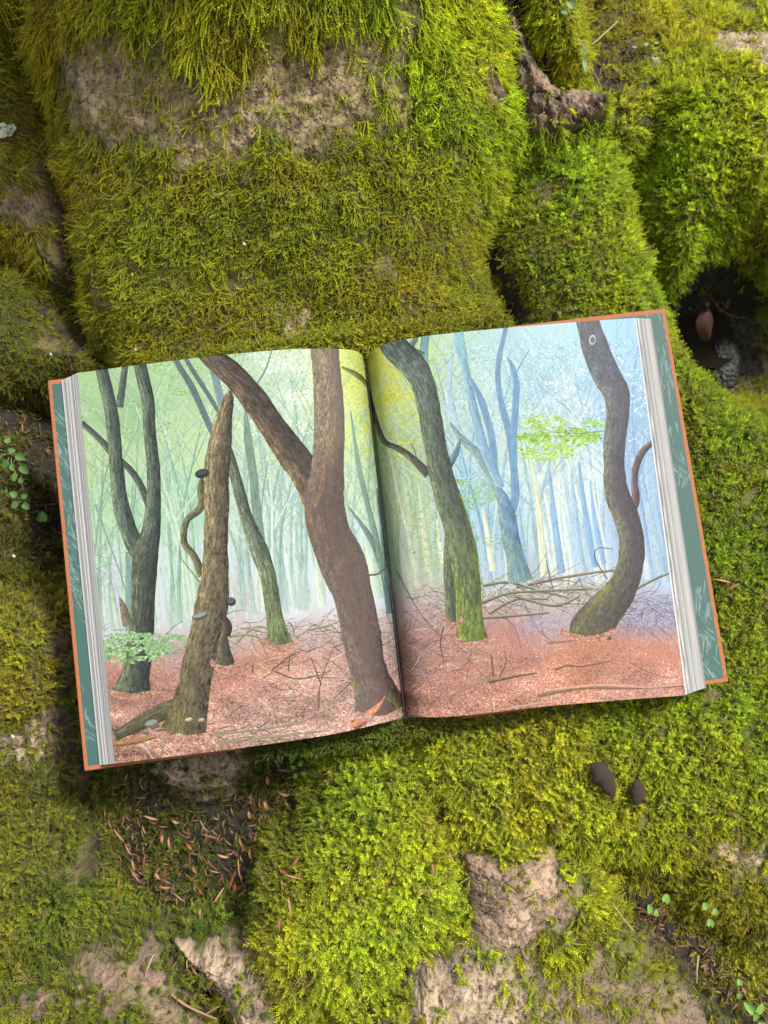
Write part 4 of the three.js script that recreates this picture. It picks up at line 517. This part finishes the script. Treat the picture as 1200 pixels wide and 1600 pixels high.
const coverMat = new THREE.MeshStandardMaterial({ color: new THREE.Color(.24, .088, .032), roughness: .8, bumpMap: grain, bumpScale: .0003, map: (() => { const t = canvasTexture(512, 512, (g, w, h) => { const r = rng(9); g.fillStyle = '#e6d8cc'; g.fillRect(0, 0, w, h); for (let i = 0; i < 9000; i++) { const v = 150 + 105 * r(); g.fillStyle = `rgba(${v | 0},${(v * .92) | 0},${(v * .86) | 0},.5)`; g.fillRect(r() * w, r() * h, 1.5, 3 + 12 * r()); } }); t.wrapS = t.wrapT = THREE.RepeatWrapping; return t; })() });
const endTex = canvasTexture(512, 1024, (g, w, h) => {
  const r = rng(31); g.fillStyle = '#3f8a84'; g.fillRect(0, 0, w, h);
  for (let i = 0; i < 5200; i++) { const x = r() * w, y = r() * h; if (vnoise(x * .012, y * .007, 2) + .5 * vnoise(x * .05, y * .03, 6) < .12) continue; const a = -2.2 + .6 * vnoise(x * .02, y * .02, 8), l = 8 + 26 * r(), k = 200 + 50 * r(); g.strokeStyle = `rgba(${k - 30 | 0},${k | 0},${k | 0},${.35 + .5 * r()})`; g.lineWidth = .8 + 2.2 * r(); g.beginPath(); g.moveTo(x, y); g.quadraticCurveTo(x + Math.cos(a) * l * .5 + 4, y + Math.sin(a) * l * .5, x + Math.cos(a + .4) * l, y + Math.sin(a + .4) * l); g.stroke(); }
});
const endMat = new THREE.MeshStandardMaterial({ map: endTex, color: new THREE.Color(INK * .54, INK * .54, INK * .54), roughness: .7 });
for (const side of ['left', 'right']) {
  const G = PAGE[side], sg = G.sg;
  const bg = new RoundedBoxGeometry(.2425, .31, .003, 2, .0011); { const p = bg.attributes.position, uv = bg.attributes.uv; for (let i = 0; i < p.count; i++) uv.setXY(i, p.getX(i) * 9, p.getY(i) * 9); }
  const board = mesh('cover_board', bg, coverMat, book); board.position.set(sg * .13365, 0, -.0015);
  const eg = new THREE.PlaneGeometry(.2375, .3025); const ep = mesh('endpaper', eg, endMat, board); ep.position.set(sg * -.0008, 0, .00165);
  // leaves of the book block, seen as thin layers at the fore-edge
  const block = new THREE.Group(); block.name = 'page_block'; book.add(block);
  const r = rng(side === 'left' ? 5 : 6), N = 64, SEG = 18, TS = side === 'left' ? 8 : 24; let q = 0;
  const widths = Array.from({ length: N }, () => .6 + .9 * r()), sum = widths.reduce((a, b) => a + b);
  for (let k = 0; k < N; k++) {
    const q0 = q, q1 = Math.min(.995, q + widths[k] / sum), out = (r() - .5) * .0011 + (r() < .12 ? -.001 : 0); q = q0 + widths[k] / sum; const qe = q1 - .0025, pos = [], col = [], idx = [];
    const tone = side === 'left' ? (k > 25 && k < 30 ? 1.25 : .72 + .4 * r()) : (k > 54 ? .85 + .1 * r() : k > 49 ? .4 : r() < .4 ? .22 + .2 * r() : .5 + .28 * r()), tint = [1, .985 + .02 * r(), 1.0 + .06 * r()];  // left leaves painted lighter to offset facing away from the sun
    for (let a = 0; a <= SEG; a++) for (let b = 0; b <= TS; b++) for (const [l, qq] of [[0, q0], [1, qe]]) { const s = a / SEG; pos.push(...pagePoint(G, s, b / TS, qq, out)); let c = tone * (1 + .18 * vnoise(b * .8, k * 3.1, 2)); if (side === 'right' && k > 47 && k < 54) c *= vnoise(b * 1.7, k * .6, 4) > -.1 ? .35 + .2 * r() : 1.3; col.push(c * INK * tint[0], c * INK * tint[1], c * INK * tint[2]); }
    const id = (a, b, l) => (a * (TS + 1) + b) * 2 + l, quad = (a, b, c, d) => idx.push(a, b, c, a, c, d);
    for (let a = 0; a < SEG; a++) { for (let b = 0; b < TS; b++) { quad(id(a, b, 1), id(a, b + 1, 1), id(a + 1, b + 1, 1), id(a + 1, b, 1)); quad(id(a, b, 0), id(a + 1, b, 0), id(a + 1, b + 1, 0), id(a, b + 1, 0)); } quad(id(a, 0, 0), id(a, 0, 1), id(a + 1, 0, 1), id(a + 1, 0, 0)); quad(id(a, TS, 0), id(a + 1, TS, 0), id(a + 1, TS, 1), id(a, TS, 1)); }
    for (let b = 0; b < TS; b++) quad(id(SEG, b, 0), id(SEG, b, 1), id(SEG, b + 1, 1), id(SEG, b + 1, 0));
    let gg = geo(pos, idx, col); gg = gg.toNonIndexed(); gg.computeVertexNormals();
    mesh('page', gg, paperMat, block);
  }
  // the open page with its print
  const nx = 64, ny = 40, pos = [], uv = [], idx = [];
  for (let b = 0; b <= ny; b++) for (let a = 0; a <= nx; a++) { const s = Math.pow(a / nx, 1.5), t = b / ny, p = pagePoint(G, s, t, 1); p[2] += .0004 + .0006 * fbm(s * 3, t * 2.4, 2, side === 'left' ? 2 : 3) * s; pos.push(...p); uv.push(side === 'left' ? 1 - s : s, 1 - t); }
  for (let b = 0; b < ny; b++) for (let a = 0; a < nx; a++) { const i = b * (nx + 1) + a; if (side === 'left') idx.push(i, i + 1, i + nx + 2, i, i + nx + 2, i + nx + 1); else idx.push(i, i + nx + 2, i + 1, i, i + nx + 1, i + nx + 2); }
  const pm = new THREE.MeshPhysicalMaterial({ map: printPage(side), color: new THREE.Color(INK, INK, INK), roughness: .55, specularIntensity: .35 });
  const pg = mesh('open_page', geo(pos, idx, null, uv), pm, book);
  tag(pg, side === 'left' ? 'printed page showing a forked beech trunk and a broken snag' : 'printed page showing an S-shaped trunk in blue mist');
}
{ const sgm = new RoundedBoxGeometry(.026, .31, .003, 2, .0011); const sp = mesh('spine', sgm, coverMat, book); sp.position.set(0, 0, -.0032); }
//@BOOK1
//@SMALL0
// ---------------------------------------------------------------- small things lying and growing on the bank
function bankThing(name, px, py, lift, label, category, group) { const [u, v, w] = seat(px, py, lift); const g = new THREE.Group(); g.name = numbered(name); g.position.copy(W3(u, v, w + lift)); g.rotation.x = TILT; scene.add(g); tag(g, label, category, group); g.userData.spot = undefined; delete g.userData.spot; return g; }
function leafGeo(len, wid, { notch = 0, cup = .15, droop = .2, point = .5, n = 8 } = {}) {   // grows along +y from its stalk, faces +z
  const pos = [], idx = [], nx = 6;
  for (let i = 0; i <= n; i++) for (let j = 0; j <= nx; j++) { const t = i / n, s = j / nx * 2 - 1, wv = Math.pow(Math.sin(Math.PI * Math.min(1, Math.pow(t, .75) * .97 + .03)), point) * wid / 2; const back = notch * (1 - t) * s * s * len * .5; pos.push(s * wv, t * len - back + (t > .8 ? -notch * (1 - Math.abs(s)) * (t - .8) * len * .6 : 0), cup * wid * s * s - droop * len * t * t + .04 * wid * (1 - Math.abs(s)) * -1); }
  for (let i = 0; i < n; i++) for (let j = 0; j < nx; j++) { const a = i * (nx + 1) + j; idx.push(a, a + 1, a + nx + 2, a, a + nx + 2, a + nx + 1); }
  return geo(pos, idx);
}
function tube(pts, r0, r1, seg = 12, rad = 5) { const c = new THREE.CatmullRomCurve3(pts.map((p) => new THREE.Vector3(...p))), g = new THREE.TubeGeometry(c, seg, 1, rad, false), p = g.attributes.position; for (let i = 0; i <= seg; i++) { const o = c.getPointAt(i / seg), k = lerp(r0, r1, i / seg); for (let j = 0; j <= rad; j++) { const n = i * (rad + 1) + j; p.setXYZ(n, o.x + (p.getX(n) - o.x) * k, o.y + (p.getY(n) - o.y) * k, o.z + (p.getZ(n) - o.z) * k); } } g.computeVertexNormals(); return g; }
const leafMat = (r, g, b, tr = .35) => new THREE.MeshPhysicalMaterial({ color: new THREE.Color(r, g, b), roughness: .6, transmission: tr, thickness: 0, side: THREE.DoubleSide, specularIntensity: .4 });
const LM = { mid: leafMat(.065, .14, .028), bright: leafMat(.115, .23, .04), pale: leafMat(.17, .24, .13), stem: new THREE.MeshStandardMaterial({ color: new THREE.Color(.14, .13, .05), roughness: .7 }) };
function sprout(name, px, py, lift, label, category, leaves, mat, group) {   // leaves: dx, dy (px of the tracing), turn, length mm, width ratio, height mm
  const t = bankThing(name, px, py, lift, label, category, group), K = SLOPE * 1.08, rr = rng(px * 7 + py);
  for (const [dx, dy, turn, L, ratio = .95, hgt = 5] of leaves) {
    const len = L * .001, x = dx * K, y = -dy * K, z = hgt * .001, g = leafGeo(len, len * ratio, { notch: .25, cup: .12 + .1 * rr(), droop: .12 + .2 * rr(), point: .5 });
    const m = mesh('leaf', g, mat, t); m.position.set(x - Math.sin(-turn) * -len * .0, y, z); m.rotation.set(.1 - .35 * rr(), (rr() - .5) * .5, turn);
    const s = mesh('stem', tube([[x * .15, y * .15, -lift - .004], [x * .6, y * .6, z * .4], [x, y, z]], .00045, .0003, 8, 4), LM.stem, t);
  }
  return t;
}
sprout('creeping_plant', 22, 708, .012, 'creeping plant with paired round green leaves beside the upper left book edge', 'plant', [[-14, -4, 1.4, 5, 1], [-10, 8, .8, 5, 1], [-11, -18, .3, 5, 1], [0, -14, -.4, 6, .95], [-8, 4, 2.2, 6, .9], [4, 0, -1.1, 6, .95], [16, 6, -1.9, 8, .85], [2, 14, 2.4, 7, .9], [8, 20, -2.8, 6, .9], [14, 34, 2.9, 7, .7], [24, 22, -2.4, 9, .9]], LM.mid);
sprout('creeping_plant', 44, 782, .012, 'four-leaved green sprout in the dark gap left of the book', 'plant', [[-8, -6, .8, 6.5, .95], [2, -4, -.9, 5.5, .9], [-6, 4, 2.3, 6.5, .95], [4, 6, -2.3, 6.5, .9], [2, -28, .4, 5.5, 1]], LM.mid);
sprout('round_leaf_sprout', 76, 814, .012, 'single large round green leaf touching the left cover edge', 'plant', [[2, 0, .1, 9.5, .95, 6]], LM.mid);
const spr = 'heart-shaped seedlings in the mossy hollow';
sprout('seedling', 1014, 1412, .010, 'pair of tiny bright leaves in the needle-filled crevice at lower right', 'seedling', [[-5, 2, .2, 7, .7], [2, 6, -.3, 5.5, .75], [16, -14, -.4, 7, .95]], LM.bright);
sprout('seedling', 956, 1406, .008, 'tiny single leaf at the upper end of the lower right crevice', 'seedling', [[0, 0, .5, 5.5, .7]], LM.bright);
sprout('seedling', 1100, 1412, .010, 'three small round leaves in a column on the dark green moss', 'seedling', [[-4, -4, .5, 5.5, 1.1], [6, 4, -.3, 5, .9], [0, 20, .1, 6, 1.05]], leafMat(.12, .23, .05));
sprout('seedling', 1145, 1528, .010, 'two bright round leaves stacked beside a dark hole at lower right', 'seedling', [[0, -3, .1, 5, .95], [0, 9, 3.0, 5, .95]], LM.bright);
sprout('seedling', 1166, 1556, .012, 'large folded bright green leaf pair near the lower right corner', 'seedling', [[-3, 6, .7, 10, .6, 8], [3, 6, -.6, 9, .6, 8], [0, 8, 3.0, 6, .8, 8]], LM.bright);
sprout('seedling', 1192, 1585, .012, 'pale grey-green cluster of leaves cut by the right edge of the photo', 'seedling', [[-6, 4, .9, 9, .9, 8], [2, -6, .1, 9, .95, 8], [4, 10, 2.6, 8, .9, 8]], LM.pale);
sprout('seedling', 468, 1196, .010, 'small four-leaved seedling just below the bottom edge of the book', 'seedling', [[-5, -2, .9, 4.5, .8], [3, -6, -.3, 5, .8], [6, 4, -1.6, 4.5, .8], [-2, 6, 2.6, 4.5, .8], [18, 2, -.9, 4, .9]], LM.bright);
sprout('pale_sprout', 891, 24, .006, 'two pale whitish leaves at the top edge beside the mossy trunk flute', 'seedling', [[0, 0, .4, 10, .6], [-8, 6, 1.2, 6, .7]], LM.pale);
sprout('pale_sprout', 906, 84, .006, 'long pale hanging leaf at the foot of the mossy trunk flute', 'seedling', [[0, 8, .1, 16, .45, 4], [3, 20, 3.4, 9, .5, 4]], LM.pale);
sprout('pale_sprout', 994, 82, .006, 'tiny pale leaves on the brownish moss behind the big right root', 'seedling', [[-4, 0, 1.4, 5, .7], [9, -3, -1.2, 5, .7], [26, -6, -1.3, 5, .5]], LM.pale);

{ // two dark lumps on the bright moss
  const mat = new THREE.MeshStandardMaterial({ color: new THREE.Color(.030, .015, .011), roughness: .95, map: fine, bumpMap: fine, bumpScale: .002 });
  const lump = (pts, seed) => { const pos = [], idx = [], A = 26, B = 14, c = new THREE.CatmullRomCurve3(pts.map((p) => new THREE.Vector3(p[0], p[1], p[2]))); for (let i = 0; i <= A; i++) { const t = i / A, o = c.getPoint(t), rad = cat(pts.map((p, k) => [k / (pts.length - 1), p[3]]), t) * Math.pow(Math.max(0, Math.sin(Math.PI * clamp(t, .004, .996))), .42), d = c.getTangent(t), sx = new THREE.Vector3(-d.y, d.x, 0).normalize(); for (let j = 0; j <= B; j++) { const a = j / B * 6.2832, n = 1 + .3 * fbm(t * 9 + Math.cos(a) * 1.4, Math.sin(a) * 2 + seed, 4, seed); pos.push(o.x + sx.x * Math.cos(a) * rad * n, o.y + sx.y * Math.cos(a) * rad * n, o.z + Math.sin(a) * rad * .75 * n); } } for (let i = 0; i < A; i++) for (let j = 0; j < B; j++) { const a = i * (B + 1) + j; idx.push(a, a + B + 1, a + B + 2, a, a + B + 2, a + 1); } return geo(pos, idx); };
  const a = bankThing('dark_lump', 936, 1214, .0075, 'larger bent dark brown lump lying on bright moss below the book', 'lump'); mesh('body', lump([[-.008, .012, 0, .0075], [-.001, .006, .002, .0095], [.003, -.001, .001, .0075], [.007, -.008, 0, .0055], [.010, -.014, -.001, .005]], 3), mat, a);
  const b = bankThing('dark_lump', 991, 1235, .006, 'smaller oval dark brown lump, right of the bent one', 'lump'); mesh('body', lump([[-.001, .010, 0, .0045], [.001, .004, .001, .0058], [.001, -.003, .001, .0055], [-.001, -.010, 0, .0045]], 8), mat, b);
}
{ // the hollow: wet stone, dead leaf, root thread, water
  const wet = new THREE.MeshPhysicalMaterial({ color: new THREE.Color(.005, .0045, .004), roughness: .45, bumpMap: grain, bumpScale: .003, clearcoat: .06, clearcoatRoughness: .2 });
  const s = bankThing('wet_stone', 1130, 572, .002, 'dark wet stone glinting in the hollow right of the book', 'stone'); const g = new THREE.IcosahedronGeometry(1, 24), p = g.attributes.position;
  for (let i = 0; i < p.count; i++) { const x = p.getX(i), y = p.getY(i), z = p.getZ(i), n = 1 + .22 * fbm(x * 1.6 + 5, y * 1.6 + z, 4, 5) + .05 * fbm(x * 9, y * 9 + z * 7, 3, 6); p.setXYZ(i, x * .019 * n, y * .030 * n, z * .012 * n); } g.computeVertexNormals(); mesh('body', g, wet, s);
  const l = bankThing('dead_leaf', 1094, 522, .05, 'wet red-brown dead leaf folded in the hollow right of the book corner', 'leaf');
  const lm = new THREE.MeshPhysicalMaterial({ color: new THREE.Color(.035, .011, .007), roughness: .55, side: THREE.DoubleSide, clearcoat: .1, clearcoatRoughness: .3 });
  const lg = leafGeo(.034, .024, { cup: -.35, droop: .25, point: .8, n: 14 }); const m1 = mesh('blade', lg, lm, l); m1.position.set(-.008, .014, 0); m1.rotation.set(.25, .5, Math.PI + .45); mesh('stalk', tube([[-.008, .014, 0], [-.012, .02, .003], [-.013, .026, .006]], .0007, .0005), lm, l);
  const t = bankThing('root_thread', 1120, 480, .012, 'thin reddish bare root thread crossing the dark hollow', 'twig'); mesh('strand', tube([[-.024, .034, .008], [-.018, .012, .012], [-.004, -.006, .01], [.010, -.014, .008], [.026, -.016, .008]], .0007, .0005, 30), new THREE.MeshStandardMaterial({ color: new THREE.Color(.16, .07, .045), roughness: .4 }), t);
  const wg = new THREE.CircleGeometry(1, 48), wp = wg.attributes.position; for (let i = 0; i < wp.count; i++) { const x = wp.getX(i), y = wp.getY(i); wp.setXYZ(i, x * .034 * (1 + .2 * vnoise(x * 3, y * 3)), y * .05, .0008 * vnoise(x * 9, y * 9, 4)); } wg.computeVertexNormals();
  const [u, v, w] = seat(1098, 520, .003); const water = mesh('water', wg, new THREE.MeshPhysicalMaterial({ color: new THREE.Color(.012, .011, .008), roughness: .06, bumpMap: grain, bumpScale: .0006 }), scene); water.position.copy(W3(u, v, w + .004)); water.rotation.x = -Math.PI / 2 + .25; tag(water, null, null, null, 'structure');
}
// brown husks fallen from the buds, each lying by itself, with finer litter between them
{
  const husk = (len, wid, cup) => { const pos = [], idx = [], n = 7, nx = 4; for (let i = 0; i <= n; i++) for (let j = 0; j <= nx; j++) { const t = i / n, s = j / nx * 2 - 1, wv = wid / 2 * Math.pow(Math.sin(Math.PI * clamp(t * .94 + .04)), .6); pos.push(s * wv, (t - .5) * len, cup * (s * s * wid - .25 * len * (t - .5) ** 2 * 4)); } for (let i = 0; i < n; i++) for (let j = 0; j < nx; j++) { const a = i * (nx + 1) + j; idx.push(a, a + 1, a + nx + 2, a, a + nx + 2, a + nx + 1); } return geo(pos, idx); };
  const hues = [[.30, .12, .045], [.22, .085, .035], [.36, .17, .075], [.15, .06, .03], [.40, .24, .12]].map((c) => new THREE.MeshStandardMaterial({ color: new THREE.Color(c[0] * .42, c[1] * .36, c[2] * .33), roughness: .5, side: THREE.DoubleSide }));
  const shapes = [husk(.0125, .0022, .35), husk(.0105, .0028, .5), husk(.015, .0018, .2), husk(.0075, .0034, .6)];
  const lay = (o, px, py, turn, r, lift = .008) => { const [u, v, w] = seat(px, py, lift), [gx, gy] = slopeAt(u, v, .006), N = new THREE.Vector3(-gx, -gy, 1).normalize(), q = new THREE.Quaternion().setFromUnitVectors(new THREE.Vector3(0, 0, 1), N.lerp(new THREE.Vector3(0, 0, 1), .5).normalize()); o.position.copy(W3(u, v, w + lift)); o.quaternion.setFromAxisAngle(new THREE.Vector3(1, 0, 0), TILT).multiply(q).multiply(new THREE.Quaternion().setFromEuler(new THREE.Euler((r() - .5) * .7, (r() - .5) * .7, turn))); };
  const r = rng(404), spots = [[169, 1265, .1], [177, 1282, .3], [190, 1298, 1.0], [222, 1335, .2], [230, 1340, -.1], [213, 1345, .2], [216, 1362, .7], [252, 1360, .6], [262, 1358, -.2], [262, 1378, 1.4], [190, 1376, .1], [278, 1277, 1.1], [322, 1284, .6], [270, 1310, .3], [300, 1340, .1], [308, 1352, .5], [335, 1345, .8], [352, 1330, 1.2], [376, 1350, .3], [392, 1268, .4], [395, 1246, .1], [445, 1235, 1.5], [475, 1233, -1.1], [417, 1252, .3], [436, 1178, .3], [394, 1328, 0], [364, 1372, -.3], [370, 1380, .1], [380, 1388, -.9], [406, 1363, 1.4], [430, 1358, -.8], [446, 1352, 1.0], [464, 1340, -.5], [444, 1376, .4], [460, 1362, 1.2], [318, 1418, .1], [300, 1437, .3], [440, 1435, 0], [455, 1410, .1], [258, 1305, .1], [240, 1272, 1.2], [352, 1365, .2], [345, 1392, -.6], [318, 1385, .3], [205, 1320, .5], [500, 1190, 1.4], [448, 1200, 1.4], [420, 1215, .2], [460, 1175, -1.5], [380, 1310, .3], [330, 1300, 1.2], [300, 1316, .8], [420, 1300, -.4], [412, 1392, .5], [282, 1395, .9]];
  spots.forEach(([x, y, a], i) => { const m = mesh('bud_husk', shapes[i % 4], hues[(r() * 5) | 0], scene); lay(m, x, y, a + (r() - .5) * .3, r, .0075 + .003 * r()); tag(m, 'slender brown bud husk fallen in the dark mossy dip below the book', 'bud husk', 'bud husks fallen below the book'); });
  for (const [x, y, a, s, label] of [[1124, 906, 1.4, 2, 'pale brown splinter at the right edge of the book'], [1140, 915, -1.1, 0, 'brown husk on moss right of the book'], [705, 1330, .5, 1, 'brown husk at the right rim of the bright moss mound'], [676, 1352, .1, 1, 'orange husk sunk in the bright moss mound'], [1156, 1540, .4, 3, 'curled tan husk beside the stacked seedling leaves'], [650, 1440, .2, 0, 'tan husk on moss left of the bare bark']]) { const m = mesh('bud_husk', shapes[s], hues[2], scene); lay(m, x, y, a, r, .009); tag(m, label, 'bud husk'); }
  // loose litter too small and thick to count
  const li = new THREE.InstancedMesh(shapes[0], new THREE.MeshStandardMaterial({ color: new THREE.Color(1, 1, 1), roughness: .6, side: THREE.DoubleSide }), 1100), o = new THREE.Object3D(), c = new THREE.Color(); li.name = 'litter';
  const beds = [[[150, 1190], [240, 1215], [400, 1240], [520, 1160], [500, 1260], [440, 1350], [400, 1430], [280, 1440], [160, 1330]], [[955, 1370], [1080, 1450], [1200, 1560], [1180, 1600], [1090, 1530], [965, 1420]], [[0, 650], [90, 620], [125, 900], [60, 900]], [[260, 1480], [300, 1500], [380, 1600], [330, 1600]], [[905, 20], [1010, 20], [1000, 120], [950, 170]]], share = [.5, .66, .84, .89, 1];
  for (let i = 0; i < 1100; i++) { const f = r(), b = beds[share.findIndex((s) => f <= s)]; let x, y, n = 0; do { const bx = b.map((q) => q[0]), by = b.map((q) => q[1]); x = lerp(Math.min(...bx), Math.max(...bx), r()); y = lerp(Math.min(...by), Math.max(...by), r()); } while (polyDist(b, x, y) < 0 && n++ < 30); lay(o, x, y, r() * 6.28, r, .0015 + .005 * r()); o.scale.set(.35 + .45 * r(), .25 + .6 * r(), 1); o.updateMatrix(); li.setMatrixAt(i, o.matrix); const k = .3 + .9 * r(); c.setRGB(.12 * k, .06 * k, .025 * k); li.setColorAt(i, c); }
  li.castShadow = li.receiveShadow = true; scene.add(li); tag(li, 'fine brown litter of scales and stalks in the dips between the roots', 'litter', null, 'stuff');
  // twigs
  const tw = new THREE.MeshStandardMaterial({ color: new THREE.Color(.16, .09, .05), roughness: .7 }), pale = new THREE.MeshStandardMaterial({ color: new THREE.Color(.25, .19, .12), roughness: .7 });
  const stick = (name, px, py, pts, r0, label, mat, lift = .008) => { const t = bankThing(name, px, py, lift, label, 'twig'); mesh('stick', tube(pts.map(([x, y, z = 0]) => [x * SLOPE, -y * SLOPE, z]), r0, r0 * .6, 16), mat, t); };
  stick('twig', 305, 1560, [[-32, -18, .004], [-10, -4, .006], [18, 12, .004], [36, 24, 0]], .0014, 'reddish brown twig in the dark cleft at lower left', tw);
  stick('twig', 325, 1572, [[-16, 20, 0], [-4, 4, .004], [22, -12, .004]], .0012, 'short forked-looking twig crossing the reddish one in the cleft', tw);
  stick('twig', 395, 1500, [[10, -24, .004], [0, 0, .004], [-10, 26, .002]], .0012, 'dark thin twig leaning on grey bark right of the cleft', new THREE.MeshStandardMaterial({ color: new THREE.Color(.05, .03, .02), roughness: .8 }));
  stick('twig', 972, 1432, [[-20, -28, .002], [-6, -8, .004], [12, 14, .002]], .0009, 'pale reddish stalk at the upper left of the lower right crevice', pale, .006);
  stick('twig', 1083, 1508, [[2, -24, .004], [-2, 0, .006], [2, 24, 0]], .001, 'upright tan stalk at the lower end of the crevice', pale, .006);
  stick('twig', 940, 62, [[-22, 18, .002], [0, 0, .005], [24, -22, .006]], .0009, 'pale green stalk lying on the brown moss at the top right', leafMat(.4, .44, .2, .1), .006);
  stick('twig', 925, 120, [[-16, -40, .004], [-8, -8, .006], [12, 26, .002], [16, 40, 0]], .0011, 'grey-brown twig in the cleft beside the bark ridge', tw, .006);
  stick('twig', 1185, 383, [[-14, 10, .002], [0, 2, .004], [20, -12, .004]], .0009, 'pale stalk under the big right root at the right edge', pale, .008);
  stick('grass_blade', 238, 1498, [[-6, 18, .002], [0, 0, .006], [8, -18, .004]], .0007, 'pale dry grass blade above the lower left bark', pale);
  // pale specks on the moss
  const pm = new THREE.MeshStandardMaterial({ color: new THREE.Color(.3, .27, .2), roughness: .6 });
  for (const [x, y, s, label] of [[27, 1147, 1, 'small white fleck on the brown root at the left edge'], [85, 556, .7, 'pale fleck on moss above the upper left book corner'], [216, 549, .7, 'pale fleck on moss above the top edge of the left page'], [28, 868, .8, 'pale fleck on dark moss left of the book'], [384, 386, .8, 'slender whitish fleck amid the trunk moss']]) { const m = mesh('pale_fleck', new THREE.IcosahedronGeometry(.0015 * s, 2), pm, scene); const q = m.geometry.attributes.position; for (let i = 0; i < q.count; i++) q.setXYZ(i, q.getX(i) * (1 + .3 * vnoise(q.getY(i) * 900, i * .1)), q.getY(i) * 1.4, q.getZ(i) * .6); m.geometry.computeVertexNormals(); lay(m, x, y, .5, r, .009); tag(m, label, 'fleck'); }
  // lichen on the left root
  const lic = [], lr = rng(12); for (let i = 0; i < 26; i++) { const g = new THREE.IcosahedronGeometry(.0012 + .0014 * lr(), 1), [u, v, w] = seat(5 + 26 * lr(), 200 + 18 * lr(), .005); g.scale(1.2, 1, .5); g.translate(u, v, w + .006); lic.push(g); }
  const host = partOf.get(BODIES.length - 2) ?? tree, lm = mesh('lichen', mergeGeometries(lic), new THREE.MeshStandardMaterial({ color: new THREE.Color(.26, .29, .24), roughness: .9 }), host); tag(lm, 'patch of whitish lichen on the left root', null, null, 'stuff');
}
//@SMALL1
renderer.render(scene, camera);
